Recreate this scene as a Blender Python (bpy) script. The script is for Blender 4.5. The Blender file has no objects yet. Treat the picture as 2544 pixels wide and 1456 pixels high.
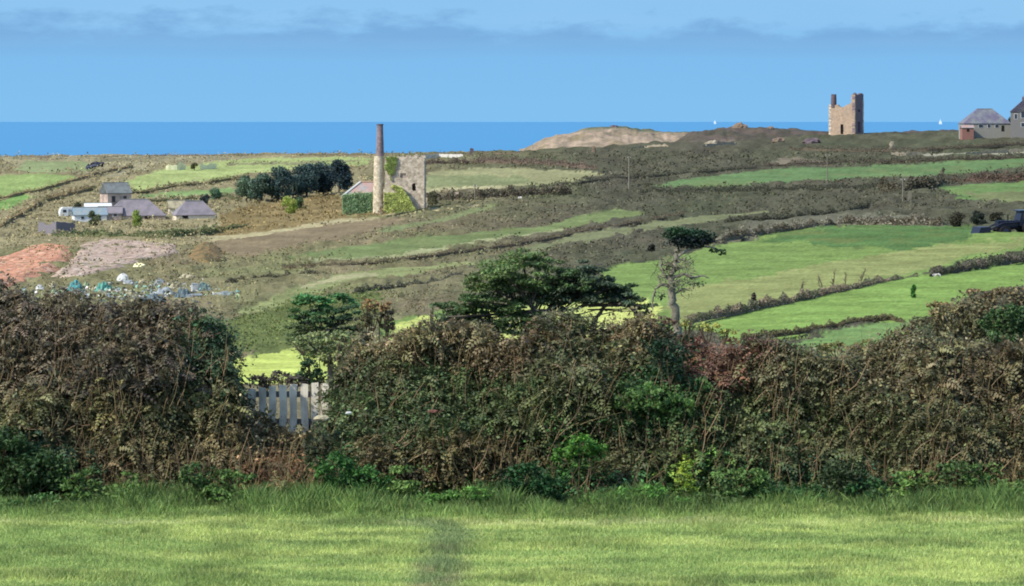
import bpy, math, random
import numpy as np

# ------------------------------------------------------------------ camera, world, sun, exposure
SC = bpy.context.scene
F, CX, HY = 7200.0, 1272.0, 287.0          # focal length, centre column, level row of the traced photograph
cam = bpy.data.cameras.new('camera'); cam.sensor_width = 36.0
cam.lens = F / 2544.0 * 36.0
cam.shift_y = -(728.0 - HY) / 2544.0
cam.clip_start = 0.5; cam.clip_end = 90000.0
camo = bpy.data.objects.new('camera', cam); SC.collection.objects.link(camo)
camo.location = (0, 0, 0); camo.rotation_euler = (math.radians(90), 0, 0)
SC.camera = camo
SC.view_settings.view_transform = 'Standard'; SC.view_settings.look = 'None'
SC.cycles.pixel_filter_type = 'BLACKMAN_HARRIS'; SC.cycles.filter_width = 1.9
EXPO, SKYS = 1.18, 0.15
SC.view_settings.exposure = EXPO; SC.view_settings.gamma = 1.0
SC.view_settings.use_curve_mapping = False
SC.cycles.max_bounces = 6; SC.cycles.transparent_max_bounces = 8
SC.cycles.diffuse_bounces = 3; SC.cycles.glossy_bounces = 2

SUN_EL, SUN_AZ = math.radians(41), math.radians(-120)     # azimuth from +Y towards +X: sun to the left, a little behind the camera
sd = (math.sin(SUN_AZ) * math.cos(SUN_EL), math.cos(SUN_AZ) * math.cos(SUN_EL), math.sin(SUN_EL))
sun = bpy.data.lights.new('sun', 'SUN'); sun.energy = 2.9; sun.angle = math.radians(0.55); sun.color = (1.0, 0.94, 0.84)
suno = bpy.data.objects.new('sun', sun); SC.collection.objects.link(suno)
from mathutils import Vector
suno.rotation_euler = Vector(sd).to_track_quat('Z', 'Y').to_euler()
suno.location = (-200, -60, 200)

world = bpy.data.worlds.new('World'); SC.world = world; world.use_nodes = True
def s2l(c):
    c = np.asarray(c, float) / 255.0
    return np.where(c <= 0.04045, c / 12.92, ((c + 0.055) / 1.055) ** 2.4)
def build_world():
    nt = world.node_tree; N = nt.nodes; L = nt.links; N.clear()
    out = N.new('ShaderNodeOutputWorld'); bg = N.new('ShaderNodeBackground'); bg.inputs['Strength'].default_value = SKYS
    sky = N.new('ShaderNodeTexSky'); sky.sky_type = 'NISHITA'; sky.sun_disc = False
    sky.sun_elevation = SUN_EL; sky.sun_rotation = SUN_AZ; sky.altitude = 60; sky.dust_density = 0.6; sky.ozone_density = 1.6
    tc = N.new('ShaderNodeTexCoord'); sep = N.new('ShaderNodeSeparateXYZ'); L.new(tc.outputs['Generated'], sep.inputs[0])
    def math_(op, a, b=None, clamp=False):
        m = N.new('ShaderNodeMath'); m.operation = op; m.use_clamp = clamp
        for i, v in enumerate((a, b)):
            if v is None: continue
            if isinstance(v, (int, float)): m.inputs[i].default_value = v
            else: L.new(v, m.inputs[i])
        return m.outputs[0]
    z = sep.outputs['Z']
    def noise(sx, sz, det, rough, off):
        mp = N.new('ShaderNodeMapping'); mp.inputs['Scale'].default_value = (sx, 0.0, sz); mp.inputs['Location'].default_value = (off, 0, 0)
        L.new(tc.outputs['Generated'], mp.inputs['Vector'])
        n = N.new('ShaderNodeTexNoise'); n.inputs['Scale'].default_value = 1; n.inputs['Detail'].default_value = det; n.inputs['Roughness'].default_value = rough
        L.new(mp.outputs[0], n.inputs['Vector']); return n.outputs['Fac']
    n1 = noise(26, 75, 6, 0.62, 5.3); n2 = noise(9, 40, 3, 0.5, 1.7); n3 = noise(40, 150, 4, 0.6, 8.1)
    edge = math_('ADD', math_('MULTIPLY', math_('SUBTRACT', n1, 0.5), 0.040), math_('ADD', math_('MULTIPLY', math_('SUBTRACT', n3, 0.5), 0.006), 0.0335))
    top = math_('DIVIDE', math_('SUBTRACT', edge, z), 0.0060, True)
    bot = math_('DIVIDE', math_('SUBTRACT', z, math_('ADD', math_('MULTIPLY', n2, 0.008), 0.0150)), 0.0090, True)
    cloud = math_('MULTIPLY', top, bot)
    def rgb(c):
        l = s2l(c) / 2.0 ** EXPO / SKYS
        n = N.new('ShaderNodeRGB'); n.outputs[0].default_value = (l[0], l[1], l[2], 1); return n.outputs[0]
    def mix(f, a, b):
        m = N.new('ShaderNodeMix'); m.data_type = 'RGBA'
        if isinstance(f, (int, float)): m.inputs[0].default_value = f
        else: L.new(f, m.inputs[0])
        L.new(a, m.inputs[6]); L.new(b, m.inputs[7]); return m.outputs[2]
    low = mix(math_('DIVIDE', math_('SUBTRACT', z, 0.004), 0.018, True), rgb((131, 192, 240)), rgb((128, 188, 237)))
    high = mix(n2, rgb((138, 193, 239)), rgb((150, 202, 243)))
    up = math_('DIVIDE', math_('SUBTRACT', z, 0.022), 0.010, True)
    clear = mix(up, low, high)
    band = mix(math_('MULTIPLY', cloud, 0.95), clear, mix(n3, rgb((116, 172, 222)), rgb((132, 180, 226))))
    # the pale moist band near the sea horizon gives way to the open sky above
    k = math_('DIVIDE', math_('SUBTRACT', z, 0.06), 0.20, True)
    L.new(mix(k, band, sky.outputs[0]), bg.inputs['Color']); L.new(bg.outputs[0], out.inputs[0])
build_world()

# ------------------------------------------------------------------ helpers
rng = np.random.default_rng(7); random.seed(7)
KA = 0.50
def A(*c):                                   # a colour as seen in daylight -> base colour
    return s2l(c) * KA
def W(px, py, d): return np.array([(px - CX) / F * d, d, -(py - HY) / F * d])
_h = np.random.default_rng(11).random((256, 256))
def vnoise(x, y):
    x = np.asarray(x, float); y = np.asarray(y, float)
    xi = np.floor(x).astype(int); yi = np.floor(y).astype(int); fx = x - xi; fy = y - yi
    fx = fx * fx * (3 - 2 * fx); fy = fy * fy * (3 - 2 * fy)
    a = _h[xi % 256, yi % 256]; b = _h[(xi + 1) % 256, yi % 256]; c = _h[xi % 256, (yi + 1) % 256]; d = _h[(xi + 1) % 256, (yi + 1) % 256]
    return (a * (1 - fx) + b * fx) * (1 - fy) + (c * (1 - fx) + d * fx) * fy
def fbm(x, y, o=4, g=0.5):
    s = 0; a = 1; t = 0
    for i in range(o):
        s = s + a * vnoise(x * 2 ** i + 17.3 * i, y * 2 ** i + 9.1 * i); t += a; a *= g
    return s / t
def unit(v): return v / (np.linalg.norm(v, axis=-1, keepdims=True) + 1e-9)

MATS = {}
def mat(name, col=None, rough=0.85, var=0.25, scale=3.0, bump=0.0, bscale=8.0, spec=0.2, attr=False, transl=0.0, metal=0.0, second=None, mode='noise', squash=(1, 1, 1)):
    if name in MATS: return MATS[name]
    m = bpy.data.materials.new(name); m.use_nodes = True; nt = m.node_tree; N = nt.nodes; L = nt.links
    p = N['Principled BSDF']; p.inputs['Roughness'].default_value = rough; p.inputs['Specular IOR Level'].default_value = spec; p.inputs['Metallic'].default_value = metal
    tc = N.new('ShaderNodeTexCoord'); mp = N.new('ShaderNodeMapping'); mp.inputs['Scale'].default_value = squash
    L.new(tc.outputs['Object'], mp.inputs['Vector'])
    if mode == 'voronoi':
        n = N.new('ShaderNodeTexVoronoi'); n.inputs['Scale'].default_value = scale; L.new(mp.outputs[0], n.inputs['Vector'])
        sp = N.new('ShaderNodeSeparateColor'); L.new(n.outputs['Color'], sp.inputs[0]); fac = sp.outputs[0]
    else:
        n = N.new('ShaderNodeTexNoise'); n.inputs['Scale'].default_value = scale; n.inputs['Detail'].default_value = 5; n.inputs['Roughness'].default_value = 0.65
        L.new(mp.outputs[0], n.inputs['Vector']); fac = n.outputs['Fac']
    mr = N.new('ShaderNodeMapRange'); mr.inputs['From Min'].default_value = 0.25 if mode == 'noise' else 0; mr.inputs['From Max'].default_value = 0.75 if mode == 'noise' else 1
    mr.inputs['To Min'].default_value = 1 - var; mr.inputs['To Max'].default_value = 1 + var; L.new(fac, mr.inputs['Value'])
    if attr:
        at = N.new('ShaderNodeAttribute'); at.attribute_name = 'Col'; src = at.outputs['Color']
    else:
        r = N.new('ShaderNodeRGB'); r.outputs[0].default_value = (*col, 1); src = r.outputs[0]
        if second is not None:
            r2 = N.new('ShaderNodeRGB'); r2.outputs[0].default_value = (*second, 1)
            n2 = N.new('ShaderNodeTexNoise'); n2.inputs['Scale'].default_value = scale * 0.35; n2.inputs['Detail'].default_value = 4; L.new(tc.outputs['Object'], n2.inputs['Vector'])
            cr = N.new('ShaderNodeMapRange'); cr.inputs['From Min'].default_value = 0.42; cr.inputs['From Max'].default_value = 0.62; L.new(n2.outputs['Fac'], cr.inputs['Value'])
            mx = N.new('ShaderNodeMix'); mx.data_type = 'RGBA'; L.new(cr.outputs[0], mx.inputs[0]); L.new(src, mx.inputs[6]); L.new(r2.outputs[0], mx.inputs[7]); src = mx.outputs[2]
    vm = N.new('ShaderNodeVectorMath'); vm.operation = 'SCALE'; L.new(src, vm.inputs[0]); L.new(mr.outputs[0], vm.inputs['Scale'])
    L.new(vm.outputs[0], p.inputs['Base Color'])
    if bump > 0:
        b = N.new('ShaderNodeBump'); b.inputs['Strength'].default_value = 1.0; b.inputs['Distance'].default_value = bump
        n3 = N.new('ShaderNodeTexNoise'); n3.inputs['Scale'].default_value = bscale; n3.inputs['Detail'].default_value = 4; L.new(mp.outputs[0], n3.inputs['Vector'])
        L.new(n3.outputs['Fac'], b.inputs['Height']); L.new(b.outputs[0], p.inputs['Normal'])
    if transl > 0:
        t = N.new('ShaderNodeBsdfTranslucent'); L.new(vm.outputs[0], t.inputs['Color'])
        ms = N.new('ShaderNodeMixShader'); ms.inputs[0].default_value = transl
        L.new(p.outputs[0], ms.inputs[1]); L.new(t.outputs[0], ms.inputs[2]); L.new(ms.outputs[0], N['Material Output'].inputs[0])
    MATS[name] = m; return m

def mesh_np(name, parts, material, loc):
    """parts: list of (V nx3, F mxk, C nx3 or None) in world space; one mesh around loc"""
    me = bpy.data.meshes.new(name); Vs = []; off = 0; loops = []; starts = []; tot = 0; Cs = []; anyc = any(p[2] is not None for p in parts)
    for V, Fc, C in parts:
        V = np.asarray(V, float); Fc = np.asarray(Fc, int); Vs.append(V)
        loops.append((Fc + off).ravel()); k = Fc.shape[1]
        starts.append(tot + np.arange(len(Fc)) * k); tot += Fc.size; off += len(V)
        if anyc: Cs.append(np.broadcast_to(np.asarray(C if C is not None else (0.2, 0.2, 0.2), float), (len(V), 3)))
    V = np.concatenate(Vs) - np.asarray(loc, float); loops = np.concatenate(loops); starts = np.concatenate(starts)
    me.vertices.add(len(V)); me.vertices.foreach_set('co', V.astype(np.float32).ravel())
    me.loops.add(len(loops)); me.loops.foreach_set('vertex_index', loops.astype(np.int32))
    me.polygons.add(len(starts)); me.polygons.foreach_set('loop_start', starts.astype(np.int32))
    if anyc:
        C = np.concatenate(Cs); at = me.color_attributes.new('Col', 'FLOAT_COLOR', 'POINT')
        at.data.foreach_set('color', np.concatenate([np.clip(C, 0.002, 0.9), np.ones((len(C), 1))], 1).astype(np.float32).ravel())
    me.polygons.foreach_set('use_smooth', np.zeros(len(starts), bool))
    me.update(calc_edges=True); me.validate(); me.materials.append(material)
    return me
def tag(o, label=None, cat=None, group=None, kind=None):
    if label: o['label'] = label
    if cat: o['category'] = cat
    if group: o['group'] = group
    if kind: o['kind'] = kind
    return o
def obj(name, parts, material, parent=None, loc=None, smooth=False, **kw):
    if isinstance(parts, tuple): parts = [parts]
    if parent is not None: loc = np.array(parent['_loc'])
    elif loc is None:
        allv = np.concatenate([p[0] for p in parts]); loc = np.array([allv[:, 0].mean(), allv[:, 1].mean(), allv[:, 2].min()])
    me = mesh_np(name, parts, material, loc)
    if smooth: me.polygons.foreach_set('use_smooth', np.ones(len(me.polygons), bool))
    o = bpy.data.objects.new(name, me); SC.collection.objects.link(o)
    if parent is not None: o.parent = parent['_top']
    else: o.location = loc
    return tag(o, **kw)
def sub(name, parts, material, part, parent, smooth=False, **kw):      # thing > part > sub-part
    o = obj(name, parts, material, parent, smooth=smooth, **kw); o.parent = part; return o
def thing(name, label, cat, loc, group=None):
    o = bpy.data.objects.new(name, None); SC.collection.objects.link(o); o.location = loc; o.empty_display_size = 0.5
    tag(o, label, cat, group); return {'_loc': tuple(loc), '_top': o}

# ---- shapes
def boxm(x0, x1, y0, y1, z0, z1, C=None):
    V = np.array([(x, y, z) for z in (z0, z1) for y in (y0, y1) for x in (x0, x1)], float)
    return (V, np.array([(0, 2, 3, 1), (4, 5, 7, 6), (0, 1, 5, 4), (2, 6, 7, 3), (0, 4, 6, 2), (1, 3, 7, 5)]), C)
def tube(P, R, n=8, C=None, cap=True):
    P = np.asarray(P, float); R = np.broadcast_to(np.asarray(R, float), (len(P),)); T = np.gradient(P, axis=0); T = unit(T)
    ref = np.where(np.abs(T[:, 2:3]) > 0.9, np.array([[1., 0, 0]]), np.array([[0, 0, 1.]])); a = unit(np.cross(T, ref)); b = np.cross(T, a)
    th = np.arange(n) * 2 * math.pi / n
    V = P[:, None] + R[:, None, None] * (np.cos(th)[None, :, None] * a[:, None] + np.sin(th)[None, :, None] * b[:, None])
    V = V.reshape(-1, 3); Fc = []
    for i in range(len(P) - 1):
        for j in range(n): Fc.append((i * n + j, i * n + (j + 1) % n, (i + 1) * n + (j + 1) % n, (i + 1) * n + j))
    if cap:
        V = np.concatenate([V, P[:1], P[-1:]]); b0 = len(V) - 2
        for j in range(n):
            Fc.append((b0, (j + 1) % n, j, j)); k = (len(P) - 1) * n
            Fc.append((b0 + 1, k + j, k + (j + 1) % n, k + (j + 1) % n))
        quads = [f for f in Fc if f[2] != f[3]]; return (V, np.array(quads), C), (V, np.array([f[:3] for f in Fc if f[2] == f[3]]), C)
    return ((V, np.array(Fc), C),)
def leafq(P, s, C, up=0.0, asp=0.55, R=rng, droop=None):
    """bent rhombic leaves at points P, half length s, colours C"""
    n = len(P); s = np.broadcast_to(np.asarray(s, float), (n,))[:, None]
    a = unit(R.normal(size=(n, 3)) * np.array([1, 1, 1 - 0.5 * up]))
    nr = R.normal(size=(n, 3)); nr[:, 2] += up * 2; b = unit(np.cross(a, nr)); c = np.cross(a, b)
    V = np.stack([P + a * s, P + b * s * asp + c * s * 0.15, P - a * s, P - b * s * asp + c * s * 0.15], 1).reshape(-1, 3)
    Fc = np.arange(4 * n).reshape(n, 4); return (V, Fc, np.repeat(np.broadcast_to(C, (n, 3)), 4, 0))
def stems(P0, P1, P2, r, C, K=5, n=3):
    """many curved 3-sided stems (quadratic Bezier)"""
    S = len(P0); t = np.linspace(0, 1, K)[None, :, None]
    P = (1 - t) ** 2 * P0[:, None] + 2 * t * (1 - t) * P1[:, None] + t * t * P2[:, None]
    T = unit(np.gradient(P, axis=1)); a = unit(np.cross(T, np.array([0.31, 0.9, 0.2]))); b = np.cross(T, a)
    th = np.arange(n) * 2 * math.pi / n; r = np.broadcast_to(np.asarray(r, float), (S,))
    rr = (r[:, None] * np.linspace(1, 0.35, K)[None])[:, :, None, None]
    V = P[:, :, None] + rr * (np.cos(th)[None, None, :, None] * a[:, :, None] + np.sin(th)[None, None, :, None] * b[:, :, None])
    idx = np.arange(S * K * n).reshape(S, K, n); q = np.stack([idx[:, :-1], np.roll(idx, -1, 2)[:, :-1], np.roll(idx, -1, 2)[:, 1:], idx[:, 1:]], -1)
    return (V.reshape(-1, 3), q.reshape(-1, 4), np.repeat(np.broadcast_to(C, (S, 3)), K * n, 0))
def fronds(P0, D, L, C, R=rng, K=9, wid=0.32, droop=0.5):
    """bracken fronds: arching spine with leaflet pairs"""
    S = len(P0); D = unit(D); L = np.broadcast_to(np.asarray(L, float), (S,))[:, None]
    P1 = P0 + D * L * 0.55 + np.array([0, 0, 1]) * L * 0.15; P2 = P0 + D * L - np.array([0, 0, 1]) * L * droop
    t = np.linspace(0.12, 1, K)[None, :, None]
    P = (1 - t) ** 2 * P0[:, None] + 2 * t * (1 - t) * P1[:, None] + t * t * P2[:, None]
    T = unit(np.gradient(P, axis=1)); up = unit(R.normal(size=(S, 3)) * 0.5 + np.array([0, 0, 1])); B = unit(np.cross(T, up[:, None]))
    Nn = np.cross(B, T); ln = (wid * L[:, :, None] * (1.02 - t) ** 0.7); w = L[:, :, None] * 0.055
    out = []
    for sgn in (1, -1):
        O = B * sgn * ln + T * ln * 0.35 - Nn * ln * R.uniform(0.0, 0.7, (S, K, 1))
        V = np.stack([P, P + O * 0.5 + T * w, P + O, P + O * 0.5 - T * w], 2).reshape(-1, 3)
        out.append((V, np.arange(len(V)).reshape(-1, 4), np.repeat(np.broadcast_to(C, (S, 3)), K * 4, 0)))
    return out
def ball_pts(n, c, r, R=rng, shell=0.45):
    v = unit(R.normal(size=(n, 3))); q = R.uniform(shell, 1, (n, 1)) ** 0.7
    return np.asarray(c) + v * q * np.asarray(r)
def jit(C, n, amt=0.25, hue=0.08, R=rng):
    C = np.broadcast_to(np.asarray(C, float), (n, 3))
    return C * R.uniform(1 - amt, 1 + amt, (n, 1)) * R.uniform(1 - hue, 1 + hue, (n, 3))
def cellwall(mask, cw, ch, th, jitter=0.06):
    """solid wall from a grid of cells; True = stone. local x along wall, y thickness, z up"""
    nx, nz = mask.shape; r = np.random.default_rng(5)
    J = r.normal(size=(nx + 1, nz + 1, 2)) * jitter
    V = np.zeros((2, nx + 1, nz + 1, 3))
    for k, y in enumerate((0, th)):
        V[k, :, :, 0] = np.arange(nx + 1)[:, None] * cw + J[:, :, 0]; V[k, :, :, 1] = y; V[k, :, :, 2] = np.arange(nz + 1)[None] * ch + J[:, :, 1]
    idx = np.arange(V.size // 3).reshape(2, nx + 1, nz + 1); Fc = []
    for i in range(nx):
        for j in range(nz):
            if not mask[i, j]: continue
            a, b, c, d = (i, j), (i + 1, j), (i + 1, j + 1), (i, j + 1)
            Fc.append([idx[0][q] for q in (a, b, c, d)]); Fc.append([idx[1][q] for q in (d, c, b, a)])
            for (p, q, di, dj) in ((a, b, 0, -1), (b, c, 1, 0), (c, d, 0, 1), (d, a, -1, 0)):
                ii, jj = i + di, j + dj
                if not (0 <= ii < nx and 0 <= jj < nz and mask[ii, jj]): Fc.append([idx[0][q], idx[0][p], idx[1][p], idx[1][q]])
    return (V.reshape(-1, 3), np.array(Fc), None)
def xf(part, loc=(0, 0, 0), rz=0.0, rx=0.0, ry=0.0):
    V, Fc, C = part; V = np.asarray(V, float)
    if rx: c, s = math.cos(rx), math.sin(rx); V = V @ np.array([[1, 0, 0], [0, c, -s], [0, s, c]]).T
    if ry: c, s = math.cos(ry), math.sin(ry); V = V @ np.array([[c, 0, s], [0, 1, 0], [-s, 0, c]]).T
    if rz: c, s = math.cos(rz), math.sin(rz); V = V @ np.array([[c, -s, 0], [s, c, 0], [0, 0, 1]]).T
    return (V + np.asarray(loc, float), Fc, C)

# ------------------------------------------------------------------ terrain
US = np.array([-700., 0, 600, 1272, 1900, 2544, 3244])
DS = np.array([60., 100, 150, 200, 300, 400, 520, 620, 720, 800, 900, 1000, 1120])
RT = np.array([
 [1090, 985, 905, 845, 765, 705, 650, 610, 570, 530, 445, 415, 392],
 [1090, 985, 900, 835, 752, 692, 637, 597, 558, 518, 428, 405, 390],
 [1090, 985, 895, 820, 728, 672, 617, 577, 542, 508, 450, 412, 383],
 [1090, 985, 875, 795, 695, 635, 578, 535, 498, 468, 432, 405, 379],
 [1090, 980, 855, 770, 675, 610, 552, 508, 472, 445, 410, 375, 340],
 [1090, 970, 835, 750, 662, 592, 532, 490, 450, 422, 388, 355, 322],
 [1090, 965, 820, 735, 650, 580, 520, 475, 438, 410, 375, 342, 312]], float)
_ld = np.linspace(math.log(46), math.log(1120), 400); _lu = np.linspace(US[0], US[-1], 160)
_tab = np.zeros((len(_lu), len(_ld)))
_cols = np.array([np.interp(_ld, np.concatenate([[math.log(46)], np.log(DS)]), np.concatenate([[1163.5], RT[i]])) for i in range(len(US))])
for j in range(len(_ld)): _tab[:, j] = np.interp(_lu, US, _cols[:, j])
def _sm(a, ax, k):
    pad = [(0, 0), (0, 0)]; pad[ax] = (k, k); b = np.pad(a, pad, mode='reflect', reflect_type='odd'); c = np.cumsum(b, ax)
    z = np.zeros_like(np.take(c, [0], ax)); c = np.concatenate([z, c], ax); w = 2 * k + 1
    return (np.take(c, np.arange(w, c.shape[ax]), ax) - np.take(c, np.arange(0, c.shape[ax] - w), ax)) / w
for _ in range(2): _tab = _sm(_sm(_tab, 1, 7), 0, 9)
def row_at(u, d):
    u = np.asarray(u, float); d = np.asarray(d, float); ld = np.log(np.clip(d, 46, 1120))
    fi = np.clip((u - _lu[0]) / (_lu[1] - _lu[0]), 0, len(_lu) - 1.001); fj = np.clip((ld - _ld[0]) / (_ld[1] - _ld[0]), 0, len(_ld) - 1.001)
    i = fi.astype(int); j = fj.astype(int); a = fi - i; b = fj - j
    r = _tab[i, j] * (1 - a) * (1 - b) + _tab[i + 1, j] * a * (1 - b) + _tab[i, j + 1] * (1 - a) * b + _tab[i + 1, j + 1] * a * b
    return np.where(d < 46, HY + 5.6 * F / np.maximum(d, 1), r)
def drop(d): return np.where(d > 1120, 48.0 * (np.clip((d - 1120) / 330, 0, 1) ** 1.5), 0)
def gz(x, y):
    d = np.maximum(np.asarray(y, float), 5); u = CX + F * np.asarray(x, float) / d
    z = -(row_at(u, np.minimum(d, 1120)) - HY) / F * np.minimum(d, 1120)
    return np.where(d < 46, -5.6, z) - drop(d)
def Gd(px, row):
    lo, hi = 46.0, 1119.0
    for _ in range(40):
        m = (lo + hi) / 2
        if float(row_at(px, m)) > row: lo = m
        else: hi = m
    return (lo + hi) / 2
def G(px, row):
    d = Gd(px, row); x = (px - CX) / F * d; return np.array([x, d, float(gz(x, d))])

def inpoly(x, y, P):
    x = np.asarray(x); c = np.zeros(x.shape, bool); n = len(P)
    for i in range(n):
        (x1, y1), (x2, y2) = P[i], P[(i + 1) % n]
        if y1 == y2: continue
        k = ((y1 > y) != (y2 > y)) & (x < (x2 - x1) * (y - y1) / (y2 - y1) + x1); c ^= k
    return c
FIELDS = [  # (outline on the ground, colour, scrubby, edge wobble)
 ([(-700, 640), (-700, 400), (300, 384), (700, 380), (950, 380), (900, 470), (600, 600), (500, 610), (-700, 640)], (168, 154, 118), 1, 6),
 ([(0, 410), (0, 380), (620, 378), (620, 396), (380, 410), (300, 440)], (172, 160, 128), 1, 4),
 ([(-700, 440), (0, 437), (120, 430), (215, 440), (110, 472), (0, 492), (-700, 500)], (165, 186, 112), 0, 3),
 ([(-700, 505), (0, 497), (60, 484), (90, 486), (40, 508), (0, 528), (-700, 540)], (140, 178, 98), 0, 3),
 ([(60, 402), (215, 402), (235, 420), (110, 428), (40, 424)], (164, 176, 124), 0, 3),
 ([(312, 446), (409, 419), (540, 399), (700, 391), (850, 390), (925, 394), (925, 410), (700, 424), (596, 434), (572, 446), (433, 456), (364, 472), (320, 474)], (186, 198, 124), 0, 3),
 ([(560, 405), (925, 398), (925, 402), (560, 410)], (150, 145, 110), 1, 2),
 ([(346, 484), (572, 468), (592, 476), (560, 484), (346, 492)], (150, 178, 112), 0, 2),
 ([(560, 530), (623, 506), (700, 500), (845, 482), (925, 527), (1000, 530), (860, 548), (640, 578), (520, 588)], (158, 136, 92), 1, 4),
 ([(510, 592), (560, 588), (640, 583), (925, 545), (1010, 540), (1000, 556), (860, 592), (700, 622), (620, 642), (560, 628)], (156, 136, 108), 0, 5),
 ([(505, 588), (640, 578), (811, 549), (925, 538), (1053, 518), (1192, 509), (1192, 513), (1053, 524), (925, 545), (811, 558), (640, 588), (520, 604)], (200, 184, 142), 0, 2),
 ([(930, 574), (1053, 553), (1175, 517), (1250, 509), (1190, 532), (1060, 562), (950, 582)], (146, 154, 106), 0, 4),
 ([(700, 637), (880, 612), (1090, 585), (1199, 578), (1338, 564), (1459, 537), (1528, 519), (1587, 526), (1598, 540), (1442, 564), (1338, 585), (1199, 602), (1000, 632), (820, 645), (740, 650)], (133, 148, 94), 0, 5),
 ([(750, 642), (860, 640), (1000, 630), (1180, 600), (1400, 570), (1400, 576), (1180, 608), (1000, 640), (760, 650)], (178, 178, 132), 0, 3),
 ([(730, 722), (828, 686), (949, 668), (1157, 645), (1190, 650), (1000, 690), (850, 715), (700, 758), (600, 775), (600, 768)], (158, 164, 108), 0, 4),
 ([(740, 722), (830, 690), (940, 675), (940, 682), (850, 700), (760, 725)], (192, 185, 140), 0, 3),
 ([(1180, 645), (1338, 608), (1442, 587), (1580, 562), (1754, 538), (1900, 526), (1900, 538), (1754, 556), (1600, 580), (1442, 602), (1338, 622), (1180, 655)], (140, 143, 104), 0, 4),
 ([(540, 800), (700, 757), (800, 735), (950, 730), (940, 800), (740, 862), (590, 890), (560, 850)], (120, 130, 76), 1, 5),
 ([(560, 900), (600, 893), (720, 864), (820, 876), (860, 900), (860, 950), (560, 960)], (216, 228, 112), 0, 4),
 ([(940, 800), (1100, 770), (1300, 752), (1450, 735), (1530, 657), (1640, 645), (1800, 602), (1950, 578), (2100, 563), (2350, 560), (2420, 580), (3200, 585), (3200, 600), (2544, 622), (2400, 655), (2320, 680), (2150, 722), (1900, 770), (1700, 812), (1600, 880), (960, 880)], (140, 166, 88), 0, 5),
 ([(1880, 596), (1950, 580), (2100, 562), (2380, 558), (2425, 572), (2410, 590), (2385, 600), (2300, 615), (2240, 617), (2160, 612), (2080, 614), (1980, 600)], (104, 138, 78), 0, 10),  # darker grass wedge: cloud shade put into the field colour
 ([(1640, 765), (1700, 715), (1900, 690), (2120, 640), (2380, 605), (2544, 595), (2544, 612), (2400, 640), (2320, 665), (2150, 710), (1900, 760), (1700, 802)], (164, 170, 104), 0, 9),
 ([(980, 800), (1080, 780), (1400, 752), (1600, 735), (1640, 760), (1600, 880), (960, 880)], (222, 228, 122), 0, 6),
 ([(1760, 800), (1900, 766), (2080, 730), (2280, 690), (2330, 690), (2544, 645), (3200, 560), (3200, 640), (2544, 715), (2400, 742), (2300, 800), (2240, 808), (2150, 797), (2000, 827), (1920, 842), (1800, 850)], (146, 178, 88), 0, 4),
 ([(1900, 880), (2010, 838), (2100, 812), (2240, 800), (2300, 800), (2280, 860), (2130, 880)], (132, 164, 96), 0, 5),
 ([(1690, 446), (1900, 422), (2100, 415), (2300, 405), (2544, 393), (3200, 380), (3200, 400), (2544, 412), (2450, 425), (2300, 437), (2100, 447), (1900, 457), (1760, 464), (1620, 462)], (116, 146, 94), 0, 3),
 ([(2325, 466), (2420, 457), (2544, 450), (3200, 440), (3200, 500), (2544, 508), (2450, 502), (2370, 486)], (122, 154, 90), 0, 3),
 ([(2400, 480), (3200, 470), (3200, 502), (2544, 508), (2450, 502)], (136, 142, 96), 0, 6),
 ([(1050, 428), (1200, 419), (1400, 424), (1515, 428), (1440, 445), (1330, 460), (1150, 470), (1050, 480)], (176, 172, 126), 0, 3),
 ([(1055, 437), (1300, 438), (1330, 452), (1150, 462), (1055, 466)], (152, 158, 112), 0, 4),
 ([(1050, 474), (1150, 463), (1290, 456), (1230, 468), (1100, 474), (1050, 482)], (208, 196, 152), 0, 2),
 ([(2250, 384), (2300, 379), (2400, 380), (2440, 383), (2400, 386), (2300, 388)], (184, 176, 156), 0, 2),
 ([(2430, 384), (2500, 374), (2544, 370), (2700, 366), (2700, 374), (2544, 378), (2480, 386)], (186, 178, 156), 0, 2),
 ([(1890, 410), (1960, 390), (2000, 392), (2050, 402), (2050, 410), (1980, 412)], (150, 136, 118), 0, 4),
 ([(1850, 560), (2000, 540), (2200, 535), (2340, 548), (2340, 560), (2100, 562), (1950, 577), (1800, 600), (1780, 590)], (128, 124, 106), 1, 6),
]
LIN = s2l
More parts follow.
